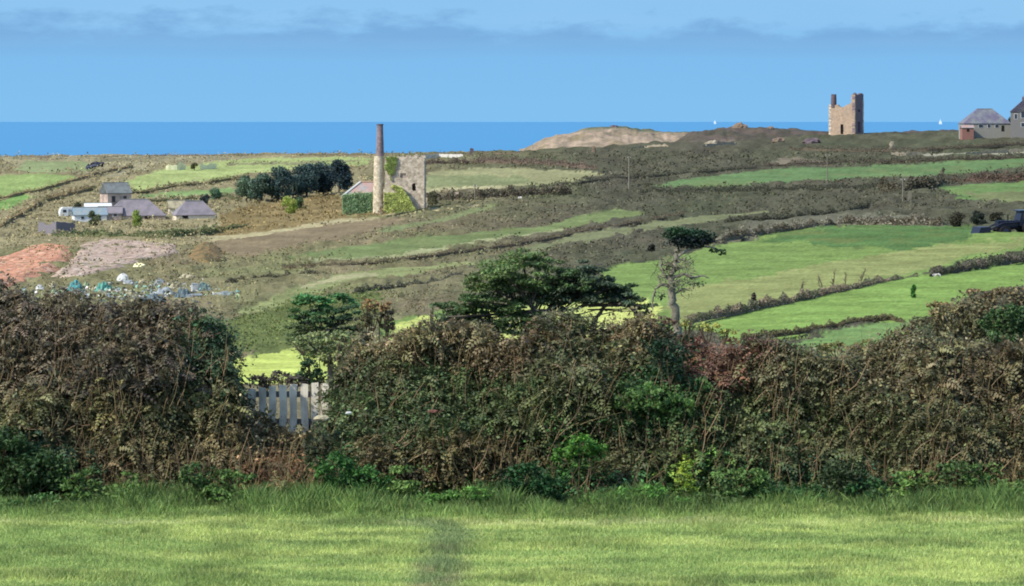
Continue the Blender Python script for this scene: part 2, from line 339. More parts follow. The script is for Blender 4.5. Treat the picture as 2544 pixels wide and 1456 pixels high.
def ground_colour(px, row, d):
    wob = 1.0
    n = fbm(px / 60 + 3, row / 14 + 5, 4) - 0.5; n2 = fbm(px / 25 + 30, row / 9 + 15, 4) - 0.5
    px2 = px + 30 * n; row_w = (fbm(px / 30 + 60, row / 8 + 25, 3) - 0.5)
    # moor: brown heather, olive rough grass
    t = np.clip(0.5 + 2.2 * (fbm(px / 220 + 1, row / 40 + 2, 4) - 0.5), 0, 1)[..., None]
    right = np.clip((px - 900) / 600, 0, 1)[..., None]  # darker heather to the right, with cloud shade put into its colour
    moor = (LIN((150, 136, 106)) * (1 - t) + LIN((142, 140, 98)) * t) * (1 - right) + (LIN((104, 98, 84)) * (1 - t) + LIN((98, 100, 78)) * t) * right
    col = moor * (1 + 0.9 * n2)[..., None]; scrub = np.ones(px.shape) 
    for P, c, s, w in FIELDS:
        m = inpoly(px2 + 14 * (fbm(px / 12, row / 4 + 70, 2) - 0.5), row + w * 2.2 * row_w + 3 * (fbm(px / 14 + 9, row / 4, 2) - 0.5), P)
        streak = 1 + (0.75 if s == 0 else 0.9) * (fbm(px / 90 + P[0][0], row / 5 + P[0][1], 4) - 0.5)
        cc = LIN(c) * streak[..., None]
        if s == 0:  # dry grass mixed in the green
            dry = np.clip((fbm(px / 70 + 8, row / 7 + 40, 4) - 0.52) * 5, 0, 1)[..., None] * 0.45
            cc = cc * (1 - dry) + LIN((max(c[0], 140) * 1.0, c[1] * 0.98, c[2] * 0.98)) * dry
        col = np.where(m[..., None], cc, col); scrub = np.where(m, s * 0.7, scrub)
    g = col.mean(-1, keepdims=True); col = (g + (col - g) * 0.88) * np.array([0.98, 1.0, 0.88])
    return col * KA, scrub
def lawn_colour(x, y):
    n = fbm(x * 0.5 + 5, y * 2.4 + 3, 4); t = np.clip((n - 0.40) * 4, 0, 1)[..., None]
    c = LIN((168, 182, 94)) * t + LIN((138, 160, 80)) * (1 - t)
    dk = np.clip((fbm(x * 1.3 + 40, y * 3 + 9, 4) - 0.54) * 6, 0, 1)[..., None]; c = c * (1 - dk * 0.6) + LIN((100, 122, 62)) * dk * 0.6
    dry = np.clip(1 - np.abs(y - 39.9) / 0.35, 0, 1) * np.clip((fbm(x * 0.8 + 11, y, 3) - 0.35) * 4, 0, 1); dry = dry[..., None]
    c = c * (1 - 0.6 * dry) + LIN((196, 198, 128)) * 0.6 * dry
    # trodden way running to the hedge
    cxp = -0.92 + 0.03 * (y - 35) - np.clip(y - 39.2, 0, 3) * 0.5; hw = 0.36 + 0.05 * np.sin(y * 2)
    p = np.clip(1.25 - np.abs(x - cxp) / hw, 0, 1) * np.clip(0.4 + 1.3 * fbm(x * 3, y * 2.5, 3), 0, 1); p = np.clip(p * 1.2, 0, 1)[..., None]
    e = np.clip((fbm(x * 4 + 5, y * 3, 3) - 0.42) * 4, 0, 1)[..., None] * np.clip((38.2 - y) / 1.5, 0, 1)[..., None]
    p = p * 0.75; c = c * (1 - p) + (LIN((110, 128, 80)) * (1 - e) + LIN((128, 122, 88)) * e) * p
    g = c.mean(-1, keepdims=True); c = g + (c - g) * 0.88
    return c * KA * 1.45
def terrain():
    u = np.linspace(-700, 3244, 760); d = np.concatenate([np.linspace(-30, 30, 20), np.linspace(30.5, 46, 60), np.exp(np.linspace(math.log(46.3), math.log(1120), 560)), np.linspace(1125, 1500, 40)])
    U, D = np.meshgrid(u, d, indexing='ij'); De = np.maximum(D, 30.0)
    X = (U - CX) / F * De; X = np.where(D < 46, X * 1.0, X)
    Z = gz(X, De); R = row_at(U, np.minimum(De, 1120))
    q = np.random.default_rng(19); C, S = ground_colour(U + q.normal(size=U.shape) * 5, R + q.normal(size=U.shape) * 0.9, De)
    C = C * q.uniform(0.86, 1.14, U.shape)[..., None]
    near = De < 46; C = np.where(near[..., None], lawn_colour(X, De), C)
    far = np.clip((De - 46) / 60, 0, 1)
    rough = (fbm(X / 5, De / 5, 4) - 0.5) * (0.5 + 1.9 * S) * far + (fbm(X / 30, De / 60, 3) - 0.5) * 1.2 * far
    Z = Z + rough * np.clip(De / 400, 0.3, 1)
    Z = np.where(near, Z + (fbm(X * 0.8, De * 0.8, 3) - 0.5) * 0.10, Z)
    V = np.stack([X, D, Z], -1).reshape(-1, 3)
    idx = np.arange(U.size).reshape(U.shape); Fc = np.stack([idx[:-1, :-1], idx[1:, :-1], idx[1:, 1:], idx[:-1, 1:]], -1).reshape(-1, 4)
    m = mat('ground_cover', attr=True, var=0.22, scale=0.45, rough=1.0, spec=0.02, bump=0.25, bscale=1.2)
    obj('ground', (V, Fc, C.reshape(-1, 3)), m, loc=(0, 0, 0), smooth=True, kind='structure')
terrain()
def gtop(px, row): return G(px, row)

# sea
def sea():
    ys = [900, 1500, 3000, 6000, 12000, 27000]; V = []
    for y in ys:
        for k in range(-6, 7): V.append((k * max(y * 0.12, 400), y, -60))
    Fc = [(r * 13 + k, r * 13 + k + 1, (r + 1) * 13 + k + 1, (r + 1) * 13 + k) for r in range(len(ys) - 1) for k in range(12)]
    m = mat('sea_water', tuple(A(68, 156, 206) * 0.97), rough=0.55, spec=0.25, var=0.05, scale=0.004, squash=(0.3, 1, 1))
    obj('sea', (np.array(V, float), np.array(Fc), None), m, loc=(0, 0, -60), kind='structure')
sea()

# headland and heath hill on the skyline
def hill(name, prof, d0, half, base_row, colf, material, **kw):
    """a real rounded hill: crest outline along px, falling off in front and behind"""
    px = np.linspace(prof[0][0], prof[-1][0], 260); top = np.interp(px, [p[0] for p in prof], [p[1] for p in prof])
    top = top + (fbm(px / 14, px * 0 + d0, 4) - 0.5) * kw.pop('rag', 5)
    v = np.linspace(-1, 1.6, 70); PX, Vv = np.meshgrid(px, v, indexing='ij'); T = np.repeat(top[:, None], len(v), 1)
    D = d0 + Vv * half; s = np.where(Vv < 0, np.cos(np.clip(Vv, -1, 0) * math.pi / 2) ** 0.8, np.cos(np.clip(Vv / 1.6, 0, 1) * math.pi / 2))
    zt = -(T - HY) / F * d0; zb = -(base_row - HY) / F * (d0 - half) - 2.0
    X = (PX - CX) / F * D; nz = (fbm(X / 6 + 3, D / 9, 4) - 0.5)
    Z = zb + (zt - zb) * s + nz * 4.0 * s * (1 - np.clip(1 - np.abs(Vv) * 3, 0, 1))
    C = colf(PX, s, nz); idx = np.arange(PX.size).reshape(PX.shape)
    Fc = np.stack([idx[:-1, :-1], idx[1:, :-1], idx[1:, 1:], idx[:-1, 1:]], -1).reshape(-1, 4)
    return obj(name, (np.stack([X, D, Z], -1).reshape(-1, 3), Fc, C.reshape(-1, 3)), material, smooth=True, kind='structure')
mrock = mat('rock_slope', attr=True, var=0.35, scale=0.5, rough=0.95, spec=0.1, bump=0.5, bscale=0.6)
def tan_col(PX, s, nz):
    n = np.clip(0.5 + 3 * (fbm(PX / 28, s * 9, 4) - 0.5), 0, 1)[..., None]; g = np.clip((fbm(PX / 45 + 9, s * 5 + 4, 4) - 0.55) * 7, 0, 1)[..., None]
    c = LIN((200, 176, 148)) * n + LIN((158, 142, 116)) * (1 - n); c = c * (1 - 0.7 * g) + LIN((146, 132, 98)) * 0.7 * g
    topg = np.clip((s - 0.93) / 0.05, 0, 1)[..., None] * np.clip((PX - 1410) / 60, 0, 1)[..., None]; c = c * (1 - topg) + LIN((110, 116, 82)) * topg
    return c * KA
def heath_col(PX, s, nz):
    n = np.clip(0.5 + 3 * (fbm(PX / 30 + 7, s * 8, 4) - 0.5), 0, 1)[..., None]; c = LIN((112, 98, 86)) * n + LIN((90, 86, 70)) * (1 - n)
    g = np.clip((fbm(PX / 35 + 19, s * 6 + 4, 4) - 0.60) * 8, 0, 1)[..., None] * np.clip((0.75 - s) * 4, 0, 1)[..., None]; c = c * (1 - 0.6 * g) + LIN((176, 162, 138)) * 0.6 * g
    return c * KA
hill('headland', [(1290, 384), (1312, 370), (1350, 346), (1385, 336), (1420, 333), (1445, 322), (1480, 318), (1520, 314), (1560, 317), (1600, 322), (1640, 328), (1700, 328), (1760, 330), (1830, 346), (1900, 360)], 1240, 110, 378, tan_col, mrock, rag=3)
hill('heath_hill', [(1640, 372), (1680, 350), (1720, 332), (1770, 323), (1830, 316), (1900, 318), (1960, 322), (2050, 327), (2150, 331), (2300, 326), (2400, 325), (2544, 322), (2700, 318)], 1150, 60, 368, heath_col, mrock, rag=4)
# ------------------------------------------------------------------ materials
M_leaf = mat('leaf', attr=True, var=0.12, scale=2, rough=0.6, spec=0.25, transl=0.30)
M_far = mat('far_foliage', attr=True, var=0.15, scale=0.6, rough=0.85, spec=0.05, transl=0.15)
M_dry = mat('dry_stem', attr=True, var=0.2, scale=6, rough=0.9, spec=0.05)
M_bark = mat('bark', tuple(A(120, 112, 98)), var=0.4, scale=5, rough=0.95, bump=0.02, bscale=25, squash=(1, 1, .3))
M_barkpale = mat('pale_bark', tuple(A(178, 172, 150)), var=0.35, scale=4, rough=0.95, bump=0.02, bscale=20, second=tuple(A(122, 118, 100)))
M_soil = mat('soil', tuple(A(70, 62, 44)), var=0.5, scale=4, rough=1, spec=0.02, bump=0.05)
M_stone = mat('rubble_stone', tuple(A(206, 190, 168) * 1.35), var=0.28, scale=2.2, mode='voronoi', rough=0.95, bump=0.08, bscale=2.5, second=tuple(A(190, 174, 150) * 1.2))
M_stonep = mat('pale_stone', tuple(A(232, 216, 186) * 1.15), var=0.25, scale=2.5, mode='voronoi', rough=0.95, bump=0.08, bscale=2.5, second=tuple(A(204, 188, 156) * 1.1))
M_stoned = mat('dark_stone', tuple(A(120, 104, 108)), var=0.25, scale=2.2, mode='voronoi', rough=0.95, bump=0.08, bscale=2.5)
M_brick = mat('red_brick', tuple(A(168, 146, 144)), var=0.25, scale=3, mode='voronoi', rough=0.9, squash=(1, 1, 2.2), second=tuple(A(142, 128, 130)))
M_slate = mat('slate', tuple(A(150, 156, 152)), var=0.18, scale=2.0, rough=0.7, squash=(1, 1, 3), second=tuple(A(134, 136, 132)))
M_slatep = mat('lilac_slate', tuple(A(164, 154, 158)), var=0.15, scale=1.4, rough=0.75, squash=(1, 1, 3), second=tuple(A(144, 138, 142)))
M_slated = mat('weathered_slate', tuple(A(122, 118, 138)), var=0.25, scale=0.9, rough=0.8, second=tuple(A(140, 144, 146)))
M_render = mat('cream_render', tuple(A(228, 214, 188) * 1.35), var=0.10, scale=1.2, rough=0.9)
M_white = mat('white_paint', tuple(A(244, 244, 238) * 1.2), var=0.06, scale=3, rough=0.5)
M_tin = mat('blue_tin', tuple(A(156, 178, 188)), var=0.12, scale=2.0, rough=0.5, second=tuple(A(176, 184, 180)))
M_pink = mat('pink_render', tuple(A(210, 186, 166) * 1.3), var=0.18, scale=1.5, rough=0.9, second=tuple(A(176, 160, 148)))
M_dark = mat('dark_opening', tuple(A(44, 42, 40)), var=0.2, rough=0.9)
M_glass = mat('window_glass', tuple(A(60, 66, 76)), var=0.1, rough=0.15, spec=0.5)
M_rust = mat('rusty_tin', tuple(A(196, 160, 150) * 1.1), var=0.2, scale=1.5, rough=0.85, second=tuple(A(184, 178, 174)))
M_pole = mat('pole_wood', tuple(A(146, 140, 120)), var=0.2, scale=2, rough=0.9)
M_board = mat('weathered_board', tuple(A(222, 212, 190) * 1.75), var=0.22, scale=7, rough=0.9, squash=(1.6, 1, .25), second=tuple(A(190, 180, 160) * 1.5), bump=0.003, bscale=30)
M_navy = mat('navy_paint', tuple(A(54, 62, 92) * 0.7), var=0.12, scale=2, rough=0.3, spec=0.5)
M_navyd = mat('dark_navy_paint', tuple(A(36, 44, 72) * 0.6), var=0.25, scale=2, rough=0.55, spec=0.3)
M_tyre = mat('tyre_rubber', tuple(A(40, 40, 44)), var=0.2, rough=0.9)
M_sail = mat('sail_cloth', tuple(A(250, 250, 250) * 1.5), var=0.02, rough=0.8)
M_tealt = mat('teal_tarpaulin', tuple(A(112, 186, 164)), var=0.35, scale=2.5, rough=0.6, second=tuple(A(70, 128, 122)))
M_whitet = mat('white_plastic', tuple(A(236, 236, 230) * 1.15), var=0.2, scale=3, rough=0.6, second=tuple(A(190, 190, 184)))
M_greyt = mat('grey_plastic', tuple(A(176, 184, 186)), var=0.3, scale=3, rough=0.7, second=tuple(A(132, 142, 140)))
M_creamt = mat('cream_sheet', tuple(A(206, 196, 160)), var=0.25, scale=3, rough=0.8, second=tuple(A(172, 160, 128)))

# ------------------------------------------------------------------ foreground hedge
HTOP = [(-500, 720), (0, 726), (60, 736), (150, 742), (250, 740), (330, 762), (420, 772), (500, 780), (545, 800), (572, 850), (580, 905), (586, 950), (592, 1000), (640, 1040), (690, 1072), (720, 1080), (825, 1066), (842, 950), (850, 890), (880, 860), (930, 845), (1000, 830), (1060, 800), (1110, 786), (1180, 796), (1260, 806), (1340, 792), (1420, 790), (1450, 808), (1520, 826), (1590, 812), (1640, 800), (1700, 822), (1760, 836), (1850, 842), (1950, 858), (2060, 866), (2160, 858), (2250, 852), (2350, 850), (2450, 858), (2544, 850), (3100, 850)]
HD0 = 42.4                                    # distance of the hedge front
def htop(px): return np.interp(px, [p[0] for p in HTOP], [p[1] for p in HTOP]) + 16
ZONES = [  # centre px,row, radius px,row, colour, weight : patches of one plant kind in the hedge
 (250, 850, 300, 110, (104, 92, 78)), (120, 800, 160, 60, (112, 98, 86)), (500, 880, 90, 100, (62, 84, 60)), (350, 930, 160, 60, (84, 76, 68)),
 (330, 1060, 300, 90, (110, 104, 72)), (620, 1110, 140, 70, (116, 104, 76)), (60, 1150, 130, 80, (54, 84, 66)), (180, 1190, 100, 40, (64, 92, 62)), (400, 1150, 200, 60, (104, 92, 66)),
 (665, 1190, 75, 60, (150, 112, 84)), (640, 950, 60, 25, (90, 84, 66)), (800, 1120, 60, 60, (60, 76, 52)), (850, 1180, 90, 40, (62, 98, 56)),
 (980, 860, 110, 50, (132, 108, 84)), (1150, 840, 140, 50, (118, 98, 80)), (1250, 880, 120, 60, (112, 88, 72)), (1150, 1000, 260, 80, (84, 92, 62)), (960, 960, 100, 60, (88, 88, 64)),
 (1450, 900, 150, 70, (98, 92, 68)), (1560, 850, 100, 40, (118, 96, 74)), (1650, 895, 45, 60, (44, 66, 48)), (1780, 890, 110, 80, (116, 82, 70)), (1350, 1030, 200, 70, (92, 94, 64)), (1000, 1180, 130, 50, (106, 88, 64)), (1180, 1160, 130, 60, (104, 86, 62)),
 (1640, 1000, 110, 60, (70, 98, 58)), (1450, 1110, 70, 50, (72, 114, 54)), (1320, 1210, 90, 40, (52, 84, 50)), (1560, 1120, 120, 70, (94, 90, 66)), (1700, 1170, 50, 50, (112, 136, 60)),
 (2000, 930, 160, 70, (112, 98, 78)), (2250, 930, 170, 80, (116, 98, 78)), (2450, 950, 130, 90, (114, 92, 74)), (1900, 1060, 200, 90, (92, 94, 64)), (2150, 1080, 200, 90, (96, 92, 66)), (2400, 1100, 200, 90, (106, 94, 70)),
 (1900, 1200, 120, 50, (58, 84, 56)), (2100, 1210, 80, 50, (50, 78, 56)), (2300, 1190, 120, 60, (98, 88, 62)), (2480, 1170, 110, 70, (112, 92, 68)), (2330, 870, 120, 40, (122, 106, 82))]
ZONES += [(x + 37 * (x % 3), 1236, 110, 26, c) for x, c in zip(range(0, 2700, 190), [(70, 104, 64), (92, 126, 70), (104, 112, 70), (78, 112, 60)] * 4)]
ZA = np.array([z[:4] for z in ZONES], float); ZC = np.array([LIN(z[4]) * (np.array([0.88, 1.04, 0.92]) if z[0] > 880 and z[4] != (116, 82, 70) else 1) for z in ZONES])
def hedge_colour(px, row, R=rng):
    px = px + R.normal(size=px.shape) * 26; row = row + R.normal(size=row.shape) * 16
    q = ((px[:, None] - ZA[:, 0]) / ZA[:, 2]) ** 2 + ((row[:, None] - ZA[:, 1]) / ZA[:, 3]) ** 2; i = q.argmin(1)
    c = ZC[i]; n = fbm(px / 34, row / 26 + 4, 3)
    c = c * (0.25 + 1.55 * n)[:, None]
    g = c.mean(-1, keepdims=True); c = g + (c - g) * 0.8
    return c * KA * 1.9 * np.array([0.98, 1.04, 0.86]), i
def hedge_point(n, x0, x1, R, top_bias=0.25):
    """points on the lumpy front and top of the hedge"""
    x = R.uniform(x0, x1, n); t = R.uniform(0, 1, n) ** 0.9
    y = HD0 + 0.2 + 1.7 * t ** 1.6 + (fbm(x * 1.1, t * 3, 3) - 0.5) * 1.7 + R.normal(size=n) * 0.10
    px = CX + F * x / y; ztop = -(htop(px) - HY) / F * (HD0 + 1.4)
    z = -5.6 + (ztop + 5.6) * (t * (0.86 + 0.26 * fbm(x * 1.6, t * 0 + 3, 3)))
    return np.stack([x, y, z], 1), px, HY - F * z / y
def pxx(px, d=HD0 + 1): return (px - CX) / F * d
def hedge_section(name, label, cat, px0, px1, n_frond, n_leaf, n_stem, seed, group='hedge plants along the lawn', zf=None):
    n_stem = int(n_stem * (0.5 if px0 < 600 else 0.28)); n_frond = int(n_frond * (1.1 if px0 < 600 else 0.8)); n_leaf = int(n_leaf * (1 if px0 < 600 else 1.35))
    R = np.random.default_rng(seed); x0, x1 = pxx(px0), pxx(px1)
    t = thing(name, label, cat, ((x0 + x1) / 2, HD0 + 1, -5.6), group)
    # earth and old wood inside
    xs = np.linspace(x0 - 0.1, x1 + 0.1, max(6, int((x1 - x0) * 5))); prof = [(0.0, 0.0), (0.15, 0.35), (0.45, 0.62), (0.9, 0.78), (1.4, 0.80), (2.0, 0.6), (2.6, 0.0)]
    V = []
    for x in xs:
        zt = -(float(htop(CX + F * x / (HD0 + 1.4))) - HY) / F * (HD0 + 1.4)
        for (dy, f) in prof:
            V.append((x, HD0 + 0.95 + dy + 0.12 * math.sin(x * 5 + dy * 4), -5.65 + (zt + 5.6) * f * (0.95 + 0.1 * math.sin(x * 7.3 + dy))))
    k = len(prof); Fc = [(i * k + j, (i + 1) * k + j, (i + 1) * k + j + 1, i * k + j + 1) for i in range(len(xs) - 1) for j in range(k - 1)]
    obj('earth_bank', (np.array(V), np.array(Fc), None), M_soil, t, smooth=True)
    # dead stalks
    P, px, row = hedge_point(n_stem, x0, x1, R); C, zi = hedge_colour(px, row, R)
    hgt = R.uniform(0.3, 1.0, n_stem); P0 = P - np.stack([R.normal(size=n_stem) * 0.08, 0.22 + 0 * hgt, hgt * 0.5], 1); P0[:, 2] = np.maximum(P0[:, 2], -5.6)
    lean = np.stack([R.normal(size=n_stem) * 0.22, -R.uniform(0, 0.25, n_stem), hgt * R.uniform(0.5, 1, n_stem)], 1)
    P2 = P0 + lean; P1 = (P0 + P2) / 2 + R.normal(size=(n_stem, 3)) * 0.13
    sc = jit(LIN((142, 122, 92)) * KA * 1.15, n_stem, 0.5, 0.08, R)
    obj('stalks', stems(P0, P1, P2, R.uniform(0.004, 0.009, n_stem), sc), M_dry, t)
    # bracken fronds
    P, px, row = hedge_point(n_frond, x0, x1, R); C, zi = hedge_colour(px, row, R)
    D = np.stack([R.normal(size=n_frond) * 0.8, -R.uniform(0.1, 1.1, n_frond), R.uniform(-0.1, 1.0, n_frond)], 1)
    br = np.clip(C * np.array([1.04, 1.0, 0.92]), 0, 1)
    fr = fronds(P, D, R.uniform(0.14, 0.50, n_frond), jit(br, n_frond, 0.45, 0.1, R), R, K=8)
    obj('bracken_fronds', fr, M_leaf, t)
    # bramble and ivy leaves, in clumps
    nc = max(8, n_leaf // 60); Pc, px, row = hedge_point(nc, x0, x1, R); Cc, zi = hedge_colour(px, row, R)
    i = R.integers(0, nc, n_leaf); rr = R.uniform(0.10, 0.46, nc)
    Pl = Pc[i] + unit(R.normal(size=(n_leaf, 3))) * (rr[i] * R.uniform(0.3, 1.0, n_leaf) ** 0.6)[:, None] * np.array([1.2, 0.8, 0.85])
    Pl[:, 2] = np.maximum(Pl[:, 2], -5.58)
    gr = jit(Cc * R.uniform(0.5, 1.5, (nc, 1)), nc, 0.2, 0.06, R)[i]; tipl = (R.random(n_leaf) < 0.06)[:, None]
    gr = np.where(tipl, gr * 1.9, gr)
    obj('bramble_leaves', leafq(Pl, R.uniform(0.014, 0.042, n_leaf), jit(gr, n_leaf, 0.35, 0.1, R), up=0.6, asp=0.6, R=R), M_leaf, t)
    return t
hedge_section('hedge', 'tall brown and grey tangle of dead bracken left of the slatted boards', 'hedge', -420, 420, 6500, 42000, 2600, 21)
hedge_section('ivy_bush', 'dark green ivy covered bush ending just left of the slatted boards', 'bush', 405, 584, 900, 16000, 350, 22)
hedge_section('hedge', 'low part of the hedge with reddish dry bracken directly under the slatted boards', 'hedge', 584, 842, 1300, 9000, 900, 23)
hedge_section('hedge', 'olive and brown bracken hedge between the slatted boards and the big windswept tree', 'hedge', 838, 1330, 5200, 30000, 1700, 24)
hedge_section('hedge', 'hedge with green bramble clumps below the windswept tree and bare tree', 'hedge', 1325, 1690, 3600, 24000, 1100, 25)
hedge_section('bracken_clump', 'dark reddish brown bracken clump right of the bare tree foot', 'bracken', 1685, 1890, 2300, 11000, 800, 26)
hedge_section('hedge', 'long brown bracken hedge at the right below the bright green field', 'hedge', 1885, 3000, 9500, 60000, 4200, 27)

# plants rising from or standing before the hedge
def bush(name, label, cat, blobs, d, leaf, colour, dens, seed, mats=M_leaf, group=None, stem=True, ground=-5.6, amt=0.3, up=0.5, asp=0.55, stemcol=(110, 96, 76), bark=None, shell=0.45):
    """blobs: (px,row,rx,ry[,colour]) read at distance d; leaves fill each blob's volume"""
    R = np.random.default_rng(seed); s = d / F; k0 = blobs[0]
    cx = np.mean([b[0] for b in blobs]); base = np.array([(cx - CX) * s, d, ground if ground is not None else 0])
    if ground is None: base[2] = float(gz(base[0], base[1]))
    t = thing(name, label, cat, tuple(base), group); parts = []; tw = []
    for b in blobs:
        c = W(b[0], b[1], d) + np.array([0, R.uniform(-0.4, 0.4) * b[2] * s, 0]); r = np.array([b[2] * s, b[2] * s * 0.9, b[3] * s])
        n = int(5 * dens * b[2] * b[3] * s * s / (leaf * leaf)); n = max(n, 12); P = ball_pts(n, c, r, R, shell)
        # uneven outline: sub-clumps
        m = max(4, n // 45); sc = ball_pts(m, c, r * 0.9, R, 0.5); j = R.integers(0, m, n); sub_ = R.random(n) < 0.65
        P = np.where(sub_[:, None], sc[j] + unit(R.normal(size=(n, 3))) * r * 0.30 * R.uniform(0.3, 1, (n, 1)), P)
        P[:, 2] = np.maximum(P[:, 2], base[2] + 0.02)
        col = LIN(b[4] if len(b) > 4 else colour) * KA * 1.5 * (np.array([1.14, 1.0, 0.78]) if (b[4] if len(b) > 4 else colour)[1] > (b[4] if len(b) > 4 else colour)[0] else np.array([0.92, 1.0, 0.98]))
        tone = 1.25 * (0.65 + 0.7 * R.random(m))[j] * np.where(sub_, 1.0, 0.8)
        parts.append(leafq(P, leaf * R.uniform(0.7, 1.4, n), jit(np.broadcast_to(col, (n, 3)) * tone[:, None], n, amt, 0.08, R), up=up, asp=asp, R=R))
        q = base + np.array([R.normal() * 0.15 * b[2] * s, 0, 0.0]); mid = (q + c) / 2 + np.array([R.normal() * 0.2, R.normal() * 0.1, 0.1]) * b[2] * s
        tw.append((q, mid, c))
        for _ in range(4): e = ball_pts(1, c, r * 0.9, R)[0]; tw.append((mid * 0.3 + c * 0.7, (mid + c + 2 * e) / 4 + np.array([0, 0, .1 * b[3] * s]), e))
    obj('foliage', parts, mats, t)
    if stem:
        a = np.array([x[0] for x in tw]); b_ = np.array([x[1] for x in tw]); c_ = np.array([x[2] for x in tw]); ht = max(0.3, float((c_[:, 2] - base[2]).max()))
        obj('stems', stems(a, b_, c_, ht * 0.009, LIN(stemcol) * KA, K=6, n=5), M_dry, t)
    return t
G1 = 'small plants at the foot of the hedge'
bush('nettle_patch', 'dark blue green nettle patch at the left edge below the hedge', 'nettles', [(10, 1120, 70, 60), (90, 1160, 80, 50), (30, 1190, 80, 50), (150, 1180, 50, 40)], 41.9, 0.035, (58, 86, 54), 2.2, 31, group=G1)
bush('leafy_weed', 'mid green leafy weeds beside the lawn at the lower left corner of the hedge', 'weeds', [(30, 1265, 60, 28), (110, 1255, 50, 30), (170, 1270, 40, 20)], 41.3, 0.03, (84, 124, 76), 2.0, 32, group=G1)
bush('bramble_bush', 'dark bramble with fresh green leaves right of the dry reddish bracken', 'bramble', [(790, 1110, 40, 40, (58, 66, 50)), (830, 1160, 60, 40), (900, 1190, 60, 36), (860, 1210, 70, 30), (960, 1210, 50, 30)], 41.9, 0.035, (66, 112, 60), 2.0, 33, group=G1)
bush('bramble_bush', 'bright green bramble spray in the middle of the hedge under the big tree', 'bramble', [(1440, 1100, 40, 30), (1480, 1120, 40, 24), (1400, 1130, 30, 20)], 41.9, 0.035, (84, 134, 60), 2.0, 34, group=G1)
bush('dock_plant', 'very dark green bushy plant at the hedge foot under the big windswept tree', 'weeds', [(1310, 1190, 60, 45), (1270, 1220, 50, 30), (1370, 1215, 50, 30)], 41.7, 0.032, (40, 76, 46), 2.4, 35, group=G1)
bush('leafy_weed', 'fresh green leafy weeds by the lawn left of the very dark bushy plant', 'weeds', [(1180, 1225, 50, 22), (1130, 1235, 40, 18), (1060, 1240, 40, 16)], 41.5, 0.032, (92, 142, 72), 2.0, 36, group=G1)
bush('young_sapling', 'small yellow green sapling sprouting low in the hedge right of centre', 'sapling', [(1705, 1150, 20, 22), (1695, 1185, 26, 20), (1715, 1205, 18, 18)], 41.8, 0.034, (136, 166, 70), 1.6, 37, group=G1)
bush('nettle_patch', 'dark green nettle patch at the hedge foot below the long right hedge', 'nettles', [(2090, 1190, 60, 50, (56, 74, 50)), (2150, 1220, 70, 36), (2000, 1225, 60, 28), (1900, 1215, 60, 30)], 41.8, 0.034, (48, 86, 52), 2.2, 38, group=G1)
bush('leafy_weed', 'green leafy weeds by the lawn below the small yellow green sapling', 'weeds', [(1560, 1235, 50, 24), (1620, 1225, 44, 28), (1490, 1245, 60, 18), (1690, 1250, 50, 16)], 41.4, 0.03, (88, 138, 70), 2.0, 39, group=G1)
R_ = np.random.default_rng(77)
for i, (px, lab) in enumerate([(215, 'leftmost spread of green nettles under the brown tangle of the left hedge'), (330, 'low green weeds midway between the left edge nettle patch and the reddish bracken'), (480, 'green weeds just left of the dry reddish bracken at the hedge foot'), (560, 'short pale green weeds touching the left side of the dry tussock'), (1000, 'rounded green weed patch at the hedge foot where the trodden way ends'), (1790, 'green nettles at the foot of the reddish brown bracken clump'), (1860, 'fresh weeds between the reddish bracken foot and the dark nettle patch'), (2250, 'mid green weeds right of the dark nettle patch'), (2350, 'low green weeds under the brown hedge near the right'), (2440, 'yellowish green weeds second from the right edge at the hedge foot'), (2530, 'green weeds at the right edge of the lawn')]):
    c = [(84, 118, 66), (98, 132, 74), (74, 104, 62)][i % 3]
    bush('leafy_weed', lab, 'weeds', [(px + R_.normal() * 20, 1232 - R_.random() ** 2 * 80, 30 + R_.random() * 44, 10 + R_.random() * 16) for _ in range(5)], 41.7, 0.034, c, 0.9, 300 + i, group=G1)
bush('grass_tussock', 'pale dry grass tussock below the reddish bracken and the slatted boards', 'grass tussock', [(665, 1225, 60, 26), (700, 1200, 36, 40)], 41.7, 0.05, (150, 146, 96), 1.3, 40, group=G1, asp=0.12)
bush('holly_bush', 'small very dark green bush sunk in the hedge left of the dark reddish bracken', 'bush', [(1645, 870, 34, 34), (1665, 905, 28, 28)], 43.0, 0.03, (36, 60, 44), 2.6, 41)
bush('bramble_bush', 'mid green bramble mound in the upper hedge right of centre', 'bramble', [(1620, 985, 60, 34), (1680, 1010, 50, 30), (1560, 1000, 40, 26)], 42.6, 0.035, (74, 108, 60), 2.0, 42)
bush('thorn_bush', 'small dark green bush between the slatted boards and the bright yellow green gap', 'bush', [(770, 915, 26, 26), (755, 935, 30, 20), (790, 938, 26, 20)], 46.0, 0.035, (52, 82, 56), 2.2, 43)
bush('dry_shrub', 'dark brown dry shrub showing just over the tops of the slatted boards', 'shrub', [(650, 948, 40, 18), (700, 940, 40, 16), (740, 945, 30, 14)], 45.5, 0.035, (98, 88, 76), 2.0, 44)

